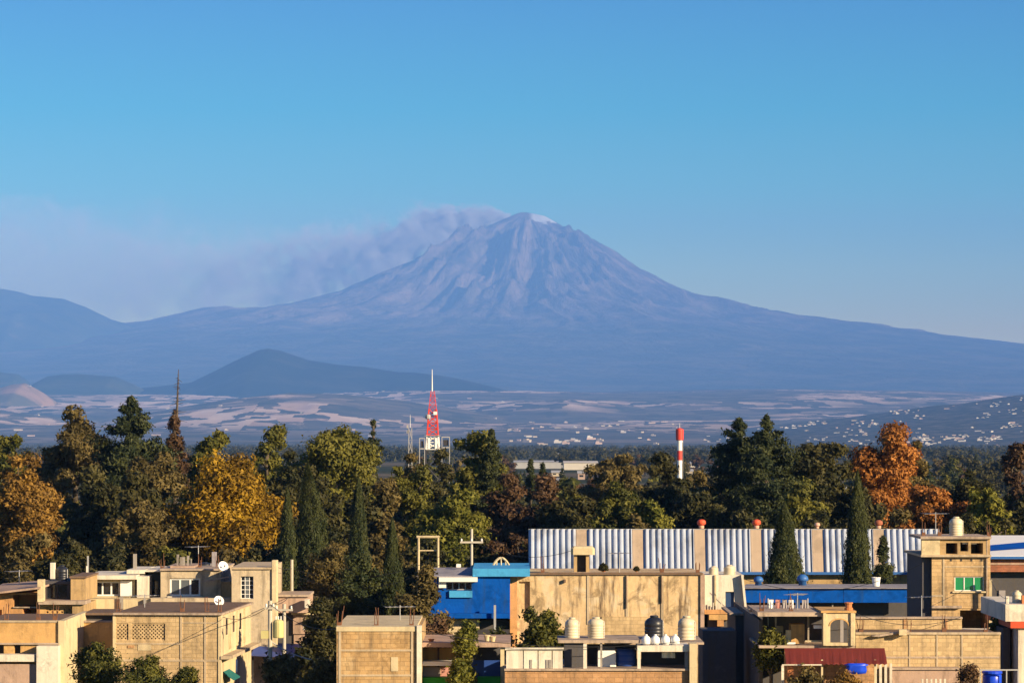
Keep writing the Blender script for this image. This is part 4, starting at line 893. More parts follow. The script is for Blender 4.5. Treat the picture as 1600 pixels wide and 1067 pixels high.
m = MB(); m.tube((h.c(651), 190, h.z(838.6)), (h.c(687), 190, h.z(838.6)), .08, 8); h.mb('top_bar', m, W_cream); m = MB(); m.tube((h.c(654), 190.15, h.z(860)), (h.c(684), 190.15, h.z(860)), .04, 8); h.mb('lower_bar', m, W_cream)

# ------------------------------------------------------------------ N: long low blue roof
h = House('blue_roofed_building', 'long low building with blue fascia and pale roof edge in front of the shed', 'building', 186, 1300)
edges = [1163, 1232, 1318, 1440]
for k in range(3):
    h.box('fascia', edges[k]+.3, edges[k+1]-.3, 919+k*.4, 941, -.01*k, .2, W_blue)
m = MB(); m.add([(h.c(1160), 185.8, h.z(919)), (h.c(1442), 185.8, h.z(919)), (h.c(1440,6), 192, h.z(913,6)), (h.c(1166,6), 192, h.z(913,6)), (h.c(1160), 185.8, h.z(918)), (h.c(1442), 185.8, h.z(918)), (h.c(1440,6), 192, h.z(912,6)), (h.c(1166,6), 192, h.z(912,6))], [(3,2,1,0),(4,5,6,7),(0,1,5,4),(1,2,6,5),(2,3,7,6),(3,0,4,7)])
h.mb('roof', m, W_gable)
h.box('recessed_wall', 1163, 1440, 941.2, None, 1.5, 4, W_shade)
for x in (1196, 1300): h.box('post', x, x+2, 941.2, None, .3, .1, W_grey)
for k, (x, y0, w_) in enumerate(((1185, 899, 15), (1254, 899, 18))):
    o = thing('ventilator', ('blue domed ventilator at the start of the blue roof', 'blue domed ventilator beside the broad cypress')[k], 'ventilator', (PX(x, 190), 190, PZ(914.5, 190)), 0, 'blue ventilators on the blue roof'); r = w_*190/F/2
    m = MB(); m.lathe((0,0,0), [(r*.7,0),(r*.7,r*.8),(r,r*.85),(r,r*1.3),(r*.8,r*1.7),(r*.35,r*1.95)], 16); link('dome', m.mesh('dome', smooth=True), P_bluetrim, o); m = MB(); m.box(-r*.9, r*.9, -r*.9, r*.9, -.12, -.001); link('base', m.mesh('base'), P_bluetrim, o)
o = thing('bucket', 'white bucket on the blue roof below the small spruce', 'bucket', (PX(1369, 188), 188, PZ(915.5, 188)), 0)
m = MB(); m.lathe((0,0,0), [(.2,0),(.26,.5),(.28,.5),(.28,.54),(.22,.54),(.2,.3)], 14); link('pail', m.mesh('pail'), P_dish, o)

# ------------------------------------------------------------------ O: corrugated shed
h = House('corrugated_shed', 'long shed with steep ribbed zinc face, dusty brown strips and blue gutter', 'shed', 215, 1150)
ye, yr = 215.0, 215.9; ze, zr = PZ(893, ye), PZ(826, yr)
def shx(px, q):   # px measured along the eave row
    return PX(px, 220.0)
strips = [901, 989, 1086, 1174, 1270, 1366]
ribs = []; x = 826.0
while x < 1467:
    st = next((s_ for s_ in strips if s_-1 <= x < s_+16), None)
    if st is not None: ribs.append((x, st+16.5, 'skylight_strip')); x = st+16.5
    else:
        nx_ = min([x+9.6]+[s_-1 for s_ in strips if x < s_-1 < x+13]); ribs.append((x, nx_, 'roof_sheet')); x = nx_
sl = (zr-ze)/(yr-ye)
for a, b, nm_ in ribs:
    A, B = PX(a, 215.4), PX(b, 215.4); w_ = B-A; m = MB(); H_ = .19
    if nm_ == 'roof_sheet': prof = [(0,0),(w_*.18,0),(w_*.42,H_),(w_*.66,H_),(w_,0)]
    else: prof = [(0,.03),(w_*.08,.05),(w_*.5,.055),(w_*.92,.05),(w_,.03)]
    for (x0, z0), (x1, z1) in zip(prof[:-1], prof[1:]):
        m.quad((A+x0, ye-z0*1.3, ze), (A+x1, ye-z1*1.3, ze), (A+x1, yr-z1*1.3, zr), (A+x0, yr-z0*1.3, zr))
        
        m.quad((A+x0, yr-z0*1.3, zr), (A+x1, yr-z1*1.3, zr), (A+x1, yr+7, zr-.7+z1), (A+x0, yr+7, zr-.7+z0)); m.quad((A+x0, yr+7, zr-.7+z0), (A+x1, yr+7, zr-.7+z1), (A+x1, yr+15, ze+z1), (A+x0, yr+15, ze+z0))
    h.mb(nm_, m, P_sheet if nm_ == 'roof_sheet' else P_sky_sheet)
h.box('gutter', 825, 1470, 893.3, 897.4, -.35, .3, P_bluetrim); h.box('wall', 830, 1468, 897.5, None, 0.3, 14, W_tan)
m = MB(); m.box(PX(826,215.4), PX(1467,215.4), yr-.1, yr+.15, zr-.05, zr-.002); h.mb('ridge_beam', m, P_galv)
for k, x in enumerate(strips[2:]):
    lb = ('red turbine ventilator on the shed ridge, first of the row', 'red turbine ventilator on the shed ridge, second of the row', 'small faded pink ventilator on the shed ridge', 'rusty ventilator on the shed ridge above the small spruce')[k]
    r = (14, 14, 9, 13)[k]*yr/F/2; px_ = (1096, 1182, 1277, 1373)[k]
    o = thing('roof_ventilator', lb, 'ventilator', (PX(px_, yr+.6), yr+.6, zr+.02), 0, 'ventilators along the shed ridge')
    m = MB(); m.lathe((0,0,0), [(r*.55,0),(r*.6,r*.5),(r*.5,r*.62)], 14); link('neck', m.mesh('neck'), P_pinkvent, o)
    m = MB(); m.lathe((0,0,0), [(r*.5,r*.63),(r*.95,r*.95),(r,r*1.35),(r*.85,r*1.75),(r*.4,r*2.0)], 16); link('turbine', m.mesh('turbine'), (P_red, P_red, P_pinkvent, P_rustvent)[k], o)

# ------------------------------------------------------------------ Q: striped roof building at the edge
h = House('striped_roof_building', 'building with white and blue striped roof over red brick, behind the tower house', 'building', 205, 1590)
m = MB(); zz0, zz1 = PZ(868, 205), PZ(836, 216)
def rq(xa, xb, ta, tb, dz=0): 
    f_ = lambda px, q: (PX(px, 205+11*q), 205+11*q, zz0+(zz1-zz0)*q+dz)
    m.quad(f_(xa, ta), f_(xb, ta), f_(xb, tb), f_(xa, tb))
rq(1536, 1700, 0, 1); m.quad((PX(1536,205),205,zz0), (PX(1536,205),205,zz0-.12), (PX(1700,205),205,zz0-.12), (PX(1700,205),205,zz0)); h.mb('roof', m, P_whitesheet)
m = MB(); f_ = lambda px, q, dz=.02: (PX(px, 205+11*q), 205+11*q, zz0+(zz1-zz0)*q+dz)
m.quad(f_(1548, .22), f_(1700, .55), f_(1700, .92), f_(1548, .50)); h.mb('blue_stripe', m, W_blue)
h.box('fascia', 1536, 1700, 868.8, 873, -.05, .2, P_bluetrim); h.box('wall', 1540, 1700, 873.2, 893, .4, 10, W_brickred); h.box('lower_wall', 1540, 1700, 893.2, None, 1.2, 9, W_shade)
h.box('ring_beam', 1540, 1700, 879, 882, .35, .048, W_pink); h.box('white_panel', 1561, 1571, 922, 934, 1.1, .09, P_grey)

# ------------------------------------------------------------------ vegetation
M_bark = plain('grey_brown_bark', (0.085, 0.065, 0.048), 0.95, 0.3, scale=4)
M_pale_bark = plain('pale_bark', (0.20, 0.165, 0.12), 0.95, 0.25, scale=4)
LM = {
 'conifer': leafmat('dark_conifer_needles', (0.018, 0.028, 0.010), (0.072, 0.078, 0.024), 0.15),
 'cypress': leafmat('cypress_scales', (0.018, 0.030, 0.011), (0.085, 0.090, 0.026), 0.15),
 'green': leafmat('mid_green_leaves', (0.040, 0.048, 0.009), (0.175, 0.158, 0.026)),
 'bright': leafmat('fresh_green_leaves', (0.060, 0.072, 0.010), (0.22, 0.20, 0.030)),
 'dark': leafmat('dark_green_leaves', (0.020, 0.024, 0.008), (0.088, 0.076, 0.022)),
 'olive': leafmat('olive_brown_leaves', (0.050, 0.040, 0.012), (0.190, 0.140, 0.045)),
 'gold': leafmat('golden_autumn_leaves', (0.11, 0.062, 0.004), (0.44, 0.26, 0.016)),
 'orange': leafmat('orange_autumn_leaves', (0.150, 0.052, 0.010), (0.44, 0.180, 0.040)),
 'rust': leafmat('orange_brown_leaves', (0.105, 0.056, 0.012), (0.32, 0.18, 0.034)),
 'brown': leafmat('dry_brown_foliage', (0.045, 0.026, 0.013), (0.150, 0.085, 0.042)),
}

def unit(n, rng):
    v = rng.normal(size=(n, 3)); return v/np.linalg.norm(v, axis=1, keepdims=True)

def leaves(P, size, tint, rng, normal, aspect=0.6, up=0.0, spread=0.75):
    """one small leaf spray (triangle) per point, facing roughly outwards from the clump it grows on"""
    n = len(P); nn = normal + spread*unit(n, rng); nn /= np.maximum(np.linalg.norm(nn, axis=1, keepdims=True), 1e-6)
    h_ = unit(n, rng); h_[:, 2] += up
    a = h_ - nn*np.sum(h_*nn, 1, keepdims=True); a /= np.maximum(np.linalg.norm(a, axis=1, keepdims=True), 1e-6)
    b = np.cross(nn, a); s = size.reshape(-1, 1)
    V = np.stack([P-a*s*.8+b*s*aspect*.8, P-a*s*.6-b*s*aspect, P+a*s*1.25], 1).reshape(-1, 3)
    Q = np.arange(3*n).reshape(n, 3)
    return V, Q, np.repeat(tint, 3)

def crown_round(rx, ry, z0, z1, n, size, rng, nclump=34, fill=0.0, lobes=1.0, flat=1.0):
    """broadleaf crown: several uneven lobes, each a cluster of leafy clumps; returns leaf points, sizes, tints and clump centres"""
    nclump = int(nclump*1.7); H = z1-z0; nl = int(rng.integers(5, 9))
    lc = []
    for i in range(nl):
        a_ = i*2.399+rng.normal(0, .4); rho = rx*(.08 if i == 0 else rng.uniform(.30, .66)); b_ = H*rng.uniform(.22, .34); ra = rx*rng.uniform(.34, .54)
        zc = z1-b_ if i == 0 else z0+b_*.9+(H-2*b_)*rng.random()**(.8)*(1.05-.45*rho/rx)
        lc.append((rho*math.cos(a_), rho*math.sin(a_)*ry/rx, zc, ra, b_))
    lc = np.array(lc); k = rng.choice(nl, nclump, p=lc[:, 3]/lc[:, 3].sum())
    d = unit(nclump, rng); d[:, 2] = np.where(rng.random(nclump) < .35, np.abs(d[:, 2]), d[:, 2]); rad = rng.uniform(.30, 1.0, nclump)
    C = lc[k, :3] + d*rad[:, None]*np.stack([lc[k, 3], lc[k, 3], lc[k, 4]], 1)
    cr = rng.uniform(.09, .25, nclump)*min(rx, H*.6)*1.15*lobes
    C[:, 0] *= (rx*1.02-.12*rx)/max(1e-3, np.abs(C[:, 0]).max()); C[:, 1] *= ry*.9/max(1e-3, np.abs(C[:, 1]).max())
    C[:, 2] = z0 + (C[:, 2]-C[:, 2].min())/(C[:, 2].max()-C[:, 2].min())*(H-.10*rx) if nclump > 3 else C[:, 2]
    w_ = cr**2; k = rng.choice(nclump, n, p=w_/w_.sum())
    u_ = unit(n, rng); q = rng.random(n)**.45
    P = C[k] + u_*(cr[k]*q)[:, None]*np.array([1.15, 1.15, .75*flat]) + rng.normal(0, .14, (n, 3))
    ct = rng.uniform(.08, .85, nclump); t_ = np.clip(ct[k]+rng.normal(0, .20, n), 0, 1)
    return P, size*rng.uniform(.5, 1.4, n), t_, C, u_

def crown_conifer(hw, z0, z1, n, size, rng, lean=0.0, irregular=.35, droop=.25, power=.8, whorls=None, taper=None):
    H = z1-z0; nb = whorls or int(20+H*5.5)
    t_ = np.sort(rng.random(nb)**.85); L = hw*((1-t_)**power if taper is None else np.minimum(1, (1-t_)/taper)**.9)*rng.uniform(1-irregular, 1+irregular*.5, nb) + .02*hw
    az = np.arange(nb)*2.399+rng.normal(0, .3, nb)
    w_ = L*1.0+.3; k = rng.choice(nb, n, p=w_/w_.sum()); s = rng.random(n)**.6
    zz_ = z0+t_[k]*H; ln = L[k]*s
    x = np.cos(az[k])*ln + rng.normal(0, .08+.10*L[k], n); y = np.sin(az[k])*ln + rng.normal(0, .08+.10*L[k], n)
    z = zz_ - droop*ln + .22*ln*s + rng.normal(0, .09+.05*L[k], n)
    z = np.where(z > z0, z0+(z-z0)*min(1.0, H/max(.1, z.max()-z0)), z)
    x = x+lean*(t_[k])
    bt = rng.uniform(.05, .75, nb); tint = np.clip(bt[k]+rng.normal(0, .18, n), 0, 1)
    P = np.stack([x, y, z], 1)
    nt_ = max(12, n//60)      # leader tip
    tip = np.stack([lean+rng.normal(0, .06, nt_), rng.normal(0, .06, nt_), z1-rng.random(nt_)*min(1.6, .12*H)], 1)
    return np.concatenate([P, tip]), size*np.concatenate([rng.uniform(.6, 1.25, n), rng.uniform(.3, .5, nt_)]), np.concatenate([tint, rng.uniform(.1, .6, nt_)])

def crown_cypress(hw, z0, z1, n, size, rng, lean=0.0):
    H = z1-z0; t_ = rng.random(n)**1.05; az = rng.uniform(0, 2*np.pi, n)
    prof = np.minimum(1, (t_/.10+.35))*(1-t_**1.7)**.8
    ph = float(rng.uniform(0, 40)); lump = .62+.52*vnoise(az*1.6+3+ph, t_*H*.8, 5)+.34*vnoise(az*3.2+ph, t_*H*2.2, 8)
    r = hw*prof*lump*(1-.35*rng.random(n)**2)*(1+.35*rng.random(n)**9)
    P = np.stack([np.cos(az)*r+lean*t_, np.sin(az)*r, z0+t_*H], 1)
    tint = np.clip(.10+.75*vnoise(az*2+9, t_*H*1.1, 12)+rng.normal(0, .15, n), 0, 1)
    return P, size*rng.uniform(.6, 1.2, n)*(.45+.55*prof), tint

def trunk_mesh(H, r, limbs, rng, bend=0.15):
    m = MB(); pts = [Vector((0,0,0))]; n = 6
    for k in range(1, n+1): pts.append(Vector((rng.normal(0, bend*.4)*(k/n), rng.normal(0, bend*.4)*(k/n), H*k/n)))
    for k in range(n): m.tube(pts[k], pts[k+1], r*(1-.8*k/n), 8, r*(1-.8*(k+1)/n))
    for C in limbs:
        C = Vector(C); tz = max(.25*H, min(.92*H, C.z-(.6*math.hypot(C.x, C.y)+.3))); k = min(n-1, int(tz/H*n)); f_ = tz/H*n-k
        b = pts[k].lerp(pts[k+1], f_); mid = b.lerp(C, .5); mid.z += .12*(C-b).length
        m.tube(b, mid, r*.38, 5, r*.22); m.tube(mid, C, r*.22, 5, r*.07)
    return m

TREE_N = [0]
def tree(name, label, cat, px, top, bot, hwpx, d, kind, col, group=None, n=9000, size=.24, seed=None, lean=0.0, bark=None, extra=None, **kw):
    """px/top/bot/hwpx: column, crown top row, crown bottom row and half width at distance d"""
    TREE_N[0] += 1; rng = np.random.default_rng(seed if seed is not None else 100+TREE_N[0])
    n = int(n*2.3); size = size*.68
    x = PX(px, d); z1 = PZ(top, d); z0 = max(.5, PZ(bot, d)); hw = hwpx*d/F; ln = lean*d/F
    root = thing(name, label, cat, (x, d, 0), 0, group)
    limbs = []
    if kind == 'round':
        P, s, t_, C, ax_ = crown_round(hw*1.12, hw*1.0, z0, z1, n, size, rng, **kw); V, Q, T = leaves(P, s, t_, rng, ax_+np.array([0, 0, .25]), .7)
        limbs = C[rng.permutation(len(C))[:14]]; H = z0+(z1-z0)*.7
    elif kind == 'conifer':
        P, s, t_ = crown_conifer(hw, z0, z1, n, size, rng, ln, **kw); nr = P*np.array([1, 1, 0]); nr /= np.maximum(np.linalg.norm(nr, axis=1, keepdims=True), .05); V, Q, T = leaves(P, s, t_, rng, nr*.8+np.array([0, 0, .55]), .45, 0.0, .9); H = z1-.4
    else:
        P, s, t_ = crown_cypress(hw, z0, z1, n, size, rng, ln); nr = (P-np.array([0, 0, 0]))*np.array([1, 1, 0]); nr /= np.maximum(np.linalg.norm(nr, axis=1, keepdims=True), .02); V, Q, T = leaves(P, s, t_, rng, nr, .40, 1.6, .8); H = z0+(z1-z0)*.85
    tr = trunk_mesh(max(H, 1), max(.10, .028*z1), limbs, rng)
    if kind != 'round' and ln:
        tr.v = [(v[0]+ln*max(0, (v[2]-z0)/(z1-z0)), v[1], v[2]) for v in tr.v]
    link('trunk', tr.mesh('trunk', smooth=True), bark or M_bark, root)
    link('crown', npmesh('crown', V, Q, False, T), LM[col], root)
    return root

def two(*a): return a
G1 = 'tall trees behind the houses'
# broad and tall ones, from one side of the picture to the other
tree('autumn_tree', 'tall rust-orange tree with dense upright crown above the sloping-roofed house', 'tree', 30, 713, 915, 54, 232, 'round', 'rust', G1, 24000, .21, nclump=90, lobes=1.25)
tree('broadleaf_tree', 'small olive-green treetop behind the rust-orange tree', 'tree', 10, 684, 790, 34, 300, 'round', 'green', G1, 7000, .28)
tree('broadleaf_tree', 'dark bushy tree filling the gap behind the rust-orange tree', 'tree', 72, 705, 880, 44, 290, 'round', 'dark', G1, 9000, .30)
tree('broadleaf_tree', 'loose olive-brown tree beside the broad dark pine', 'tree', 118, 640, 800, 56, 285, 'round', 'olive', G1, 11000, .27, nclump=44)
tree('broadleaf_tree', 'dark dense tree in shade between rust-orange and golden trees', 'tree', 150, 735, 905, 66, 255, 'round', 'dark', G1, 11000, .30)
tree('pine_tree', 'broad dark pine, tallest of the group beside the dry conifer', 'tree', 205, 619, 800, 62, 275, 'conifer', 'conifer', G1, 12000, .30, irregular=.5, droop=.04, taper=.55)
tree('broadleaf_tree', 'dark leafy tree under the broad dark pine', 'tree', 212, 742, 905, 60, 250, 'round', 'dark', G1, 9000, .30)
dr = tree('dry_conifer', 'brown dry conifer with long bare spire', 'tree', 273, 640, 780, 24, 280, 'conifer', 'brown', G1, 5200, .25, irregular=.3, droop=.45, power=.6)
rng = np.random.default_rng(5); m = MB(); zb, zt = PZ(660, 280), PZ(577, 280); x_ = PX(279, 280)-PX(273, 280)
m.tube((x_*.5, 0, zb), (x_, 0, zt), .14, 6, .03)
for k in range(46):
    q = rng.random()*.93; a_ = rng.uniform(0, 6.28); l_ = (.25+.95*(1-q))*rng.uniform(.4, 1); z_ = zb+(zt-zb)*q; xx_ = x_*(.5+.5*q); m.tube((xx_, 0, z_), (xx_+l_*math.cos(a_), l_*math.sin(a_), z_+rng.uniform(-.25, .15)), .03, 4, .012)
link('bare_spire', m.mesh('bare_spire'), M_bark, dr)
tree('broadleaf_tree', 'round mid-green tree beside the dry conifer', 'tree', 326, 675, 790, 42, 290, 'round', 'green', G1, 8000, .27)
tree('autumn_tree', 'yellow-green treetop between broad dark pine and big golden tree', 'tree', 244, 712, 800, 46, 262, 'round', 'olive', G1, 8000, .24)
tree('autumn_tree', 'large golden-yellow tree, broadest crown above the grid-windowed house', 'tree', 348, 710, 905, 100, 238, 'round', 'gold', G1, 32000, .22, nclump=110, lobes=1.2)
tree('autumn_tree', 'small brownish-gold tree below the dark trees beside the golden tree', 'tree', 215, 788, 905, 48, 232, 'round', 'olive', G1, 8500, .22)
tree('broadleaf_tree', 'loose dark green tree with gaps behind the golden tree', 'tree', 417, 668, 800, 44, 300, 'round', 'green', G1, 6000, .27, nclump=30)
tree('broadleaf_tree', 'large rounded mid-green tree behind the leaning cypress', 'tree', 520, 664, 850, 76, 275, 'round', 'green', G1, 20000, .25, nclump=80, lobes=1.2)
tree('broadleaf_tree', 'dark green tree behind the two slim cypresses', 'tree', 455, 705, 900, 52, 262, 'round', 'dark', G1, 9000, .28)
tree('pine_tree', 'thin ragged pine tip standing above the green trees', 'tree', 583, 656, 760, 19, 320, 'conifer', 'conifer', G1, 1100, .26, irregular=.7, droop=.15, power=.75, whorls=22)
tree('cypress_tree', 'slim dark cypress beside the golden tree', 'tree', 449, 762, 925, 15, 215, 'cypress', 'cypress', G1, 5500, .17)
tree('cypress_tree', 'tall leaning cypress, widest of the pair beside the golden tree', 'tree', 492, 722, 925, 27, 218, 'cypress', 'cypress', G1, 9000, .18, lean=-12)
tree('cypress_tree', 'narrow cypress with dark bushy top near the brown-gold tree', 'tree', 560, 745, 900, 15, 222, 'cypress', 'cypress', G1, 5000, .18)
tree('broadleaf_tree', 'dark tree in the gap between leaning cypress and brown-gold tree', 'tree', 545, 760, 920, 50, 240, 'round', 'dark', G1, 8000, .27)
tree('autumn_tree', 'brown-gold tree behind the narrow cypress', 'tree', 600, 752, 880, 40, 246, 'round', 'olive', G1, 7000, .24)
tree('broadleaf_tree', 'mid-green tree below the red and white lattice mast', 'tree', 652, 728, 870, 50, 255, 'round', 'green', G1, 9000, .25)
tree('broadleaf_tree', 'fresh green tree behind the pipe frame and blue house', 'tree', 715, 768, 900, 62, 235, 'round', 'bright', G1, 12000, .22, nclump=54)
tree('broadleaf_tree', 'dark green tree at the foot of the red and white lattice mast', 'tree', 690, 705, 820, 34, 330, 'round', 'dark', G1, 6000, .28)
tree('broadleaf_tree', 'small olive tree below the slim grey mast', 'tree', 640, 712, 800, 26, 335, 'round', 'olive', G1, 4500, .28)
tree('cypress_tree', 'tall slim cypress rising beside the plaster box house', 'tree', 613, 808, 1000, 19, 186, 'cypress', 'cypress', G1, 9000, .15)
tree('broadleaf_tree', 'broad dark green tree with pointed top beside the lattice mast', 'tree', 742, 676, 860, 54, 300, 'round', 'green', G1, 11000, .28, nclump=48)
tree('pine_tree', 'pointed green conifer rising from the broad tree beside the lattice mast', 'tree', 768, 671, 800, 27, 298, 'conifer', 'conifer', G1, 4500, .26, irregular=.3, droop=.1, power=.7)
tree('broadleaf_tree', 'brown-green tree above the start of the corrugated shed', 'tree', 800, 745, 880, 46, 268, 'round', 'brown', G1, 8000, .26)
tree('broadleaf_tree', 'dry reddish-brown tree behind the corrugated shed', 'tree', 845, 748, 870, 52, 262, 'round', 'brown', G1, 9000, .25)
tree('broadleaf_tree', 'dark tree between the dry reddish tree and the olive tree over the shed', 'tree', 905, 762, 870, 52, 258, 'round', 'dark', G1, 8000, .26)
tree('pine_tree', 'small dark spruce behind the dry reddish-brown tree', 'tree', 829, 717, 790, 11, 340, 'conifer', 'conifer', G1, 1600, .26)
tree('pine_tree', 'slightly shorter dark spruce beside its small twin near the white hall', 'tree', 848, 722, 790, 12, 338, 'conifer', 'conifer', G1, 1600, .26)
tree('broadleaf_tree', 'pale brown umbrella-shaped tree in front of the white hall', 'tree', 958, 711, 790, 44, 350, 'round', 'olive', G1, 6500, .30, flat=.7)
tree('broadleaf_tree', 'olive-green tree rising over the middle of the corrugated shed', 'tree', 966, 755, 870, 40, 252, 'round', 'green', G1, 8000, .23)
tree('broadleaf_tree', 'dark green rounded tree below the striped water tower', 'tree', 1040, 712, 870, 48, 285, 'round', 'dark', G1, 9000, .27)
tree('broadleaf_tree', 'small yellow-green tree against the dark trees over the shed', 'tree', 1018, 785, 870, 28, 250, 'round', 'bright', G1, 4500, .22)
tree('broadleaf_tree', 'shaded tree with olive top beside the striped water tower', 'tree', 1085, 738, 870, 36, 280, 'round', 'olive', G1, 6000, .26)
tree('broadleaf_tree', 'very dark tree behind the first red ridge ventilator', 'tree', 1092, 770, 880, 42, 256, 'round', 'dark', G1, 7000, .26)
tree('cedar_tree', 'tall dark cedar with ragged tip beside its taller twin', 'tree', 1155, 653, 860, 76, 262, 'conifer', 'conifer', G1, 13000, .27, irregular=.6, droop=.08, taper=.55)
tree('cedar_tree', 'tallest dark cedar with forked ragged tip above the corrugated shed', 'tree', 1198, 648, 860, 70, 258, 'conifer', 'conifer', G1, 13000, .27, irregular=.6, droop=.08, taper=.55)
tree('broadleaf_tree', 'dark green rounded tree between the cedars and the orange tree', 'tree', 1283, 692, 870, 62, 272, 'round', 'dark', G1, 12000, .27, nclump=50)
tree('broadleaf_tree', 'olive tree in front of the cedars behind the broad cypress', 'tree', 1240, 755, 870, 44, 250, 'round', 'green', G1, 7000, .25)
tree('cypress_tree', 'broad dark cypress in front of the corrugated shed', 'tree', 1226, 783, 940, 26, 200, 'cypress', 'cypress', G1, 11000, .17)
tree('cypress_tree', 'tall slim cypress in front of the shed beside the small spruce', 'tree', 1340, 733, 940, 20, 202, 'cypress', 'cypress', G1, 9500, .17)
tree('spruce_tree', 'small dark spruce above the white bucket on the blue roof', 'tree', 1380, 836, 935, 21, 204, 'conifer', 'conifer', G1, 4200, .17)
tree('autumn_tree', 'large bright orange tree, tallest autumn crown behind the shed', 'tree', 1394, 667, 860, 60, 275, 'round', 'orange', G1, 24000, .23, nclump=90, lobes=1.25)
tree('autumn_tree', 'smaller orange-olive tree joined to the side of the bright orange tree', 'tree', 1432, 692, 800, 28, 282, 'round', 'olive', G1, 5000, .25)
tree('autumn_tree', 'low reddish-brown autumn tree over the end of the shed', 'tree', 1458, 765, 870, 56, 250, 'round', 'orange', G1, 10000, .23)
tree('broadleaf_tree', 'dark tree behind the cream tank of the tower house', 'tree', 1515, 735, 880, 46, 280, 'round', 'dark', G1, 8500, .27)
tree('willow_tree', 'drooping yellow-green tree behind the striped roof', 'tree', 1542, 764, 880, 38, 246, 'round', 'bright', G1, 6500, .23, flat=1.2)
tree('broadleaf_tree', 'dark brown-leaved tree at the edge of the picture above the striped roof', 'tree', 1584, 698, 880, 46, 290, 'round', 'brown', G1, 9000, .28)
tree('broadleaf_tree', 'very dark tree under the brown-leaved tree at the picture edge', 'tree', 1588, 772, 890, 48, 262, 'round', 'dark', G1, 7000, .27)
tree('broadleaf_tree', 'dark tree behind the tall slim cypress and orange tree', 'tree', 1335, 765, 880, 42, 268, 'round', 'dark', G1, 6500, .27)
# low dark growth at the feet of the tall trees, behind the houses
LOW = (('beneath the rust-orange tree', 45, 'olive', 838), ('between the rust-orange tree and the dry gold shrub', 110, 'dark', 845), ('beneath the small brownish-gold tree', 175, 'dark', 852), ('below the big golden tree beside roof posts', 268, 'green', 858),
       ('under the middle of the big golden tree', 345, 'olive', 862), ('between the golden tree and slim cypress', 425, 'dark', 850), ('behind the leaning cypress', 520, 'dark', 835), ('beneath the brown-gold tree', 590, 'olive', 842), ('behind the pipe frame', 665, 'dark', 850),
       ('behind the crossarm pole and arched truss', 755, 'dark', 842), ('beside the start of the corrugated shed', 812, 'brown', 838), ('over the shed below the cedars', 1165, 'dark', 800), ('over the shed behind the small spruce', 1385, 'olive', 800),
       ('behind the tower house tank', 1500, 'dark', 805), ('behind the striped roof', 1570, 'dark', 812), ('over the shed behind the pink ventilator', 1285, 'dark', 800), ('over the shed below the olive tree', 985, 'olive', 805), ('over the shed below the dry reddish tree', 880, 'dark', 803))
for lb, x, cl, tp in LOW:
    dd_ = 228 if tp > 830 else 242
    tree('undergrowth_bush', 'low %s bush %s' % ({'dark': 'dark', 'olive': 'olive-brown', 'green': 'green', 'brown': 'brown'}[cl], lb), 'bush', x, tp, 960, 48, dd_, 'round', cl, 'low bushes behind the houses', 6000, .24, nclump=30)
# shrubs and small trees among the houses
G2 = 'small trees and shrubs among the houses'
tree('juniper_tree', 'feathery olive juniper between cypresses and the plaster box house', 'tree', 520, 845, 1020, 62, 184, 'conifer', 'olive', G2, 9000, .19, irregular=.5, droop=-.1, power=.45)
tree('juniper_tree', 'dark feathery juniper behind the plaster box house', 'tree', 560, 862, 1020, 54, 180, 'conifer', 'cypress', G2, 8000, .18, irregular=.5, droop=-.1, power=.5)
tree('broadleaf_tree', 'reddish-olive shrub between slim cypress and blue house', 'shrub', 662, 888, 1010, 34, 168.6, 'round', 'olive', G2, 7500, .16)
tree('broadleaf_tree', 'dark bush in the lane against the plaster box house', 'shrub', 503, 940, 1070, 46, 163, 'round', 'dark', G2, 9000, .17)
tree('feathery_tree', 'feathery dark tree with upswept branches in front of the block house', 'tree', 150, 1003, 1110, 52, 150, 'conifer', 'green', G2, 4200, .15, irregular=.9, droop=-.4, power=.6, whorls=34)
tree('feathery_tree', 'feathery tree rising before the pierced screens', 'tree', 232, 1022, 1110, 52, 148, 'conifer', 'green', G2, 3800, .15, irregular=.9, droop=-.4, power=.6, whorls=32)
tree('feathery_tree', 'low feathery tree at the corner of the block house', 'tree', 292, 1040, 1110, 26, 147, 'conifer', 'green', G2, 3500, .15, irregular=.6, droop=-.5, power=.35)
tree('street_tree', 'olive street tree beside the transformer pole', 'tree', 442, 1023, 1110, 26, 146, 'round', 'olive', G2, 4500, .14)
tree('street_tree', 'small tree at the foot of the plaster box house', 'tree', 500, 1036, 1110, 28, 144.5, 'round', 'olive', G2, 4500, .14)
tree('broadleaf_tree', 'dark shrub in front of the stained wall beside the white railing', 'shrub', 840, 955, 1060, 42, 150, 'round', 'green', G2, 7500, .15)
tree('broadleaf_tree', 'brown shrub behind the canopy slab', 'shrub', 678, 972, 1030, 28, 151, 'round', 'brown', G2, 4000, .15)
tree('climbing_vine', 'tall green vine hanging over the canopy slab', 'vine', 724, 978, 1110, 17, 142.4, 'round', 'bright', G2, 5000, .13, nclump=26, lobes=1.5)
tree('broadleaf_tree', 'leafy pot plants behind the canopy slab beside the stained wall', 'shrub', 778, 985, 1020, 16, 150, 'round', 'green', G2, 2500, .13)
tree('broadleaf_tree', 'tangled shrub under the red awning', 'shrub', 1262, 1043, 1110, 30, 145.4, 'round', 'olive', G2, 4500, .13)
tree('broadleaf_tree', 'flowering shrub below the blue bundle', 'shrub', 1322, 1052, 1110, 26, 144.8, 'round', 'rust', G2, 3500, .12)
tree('broadleaf_tree', 'dark shrub in the shaded recess beside the ochre panel', 'shrub', 1204, 985, 1040, 18, 148.5, 'round', 'green', G2, 2500, .13)
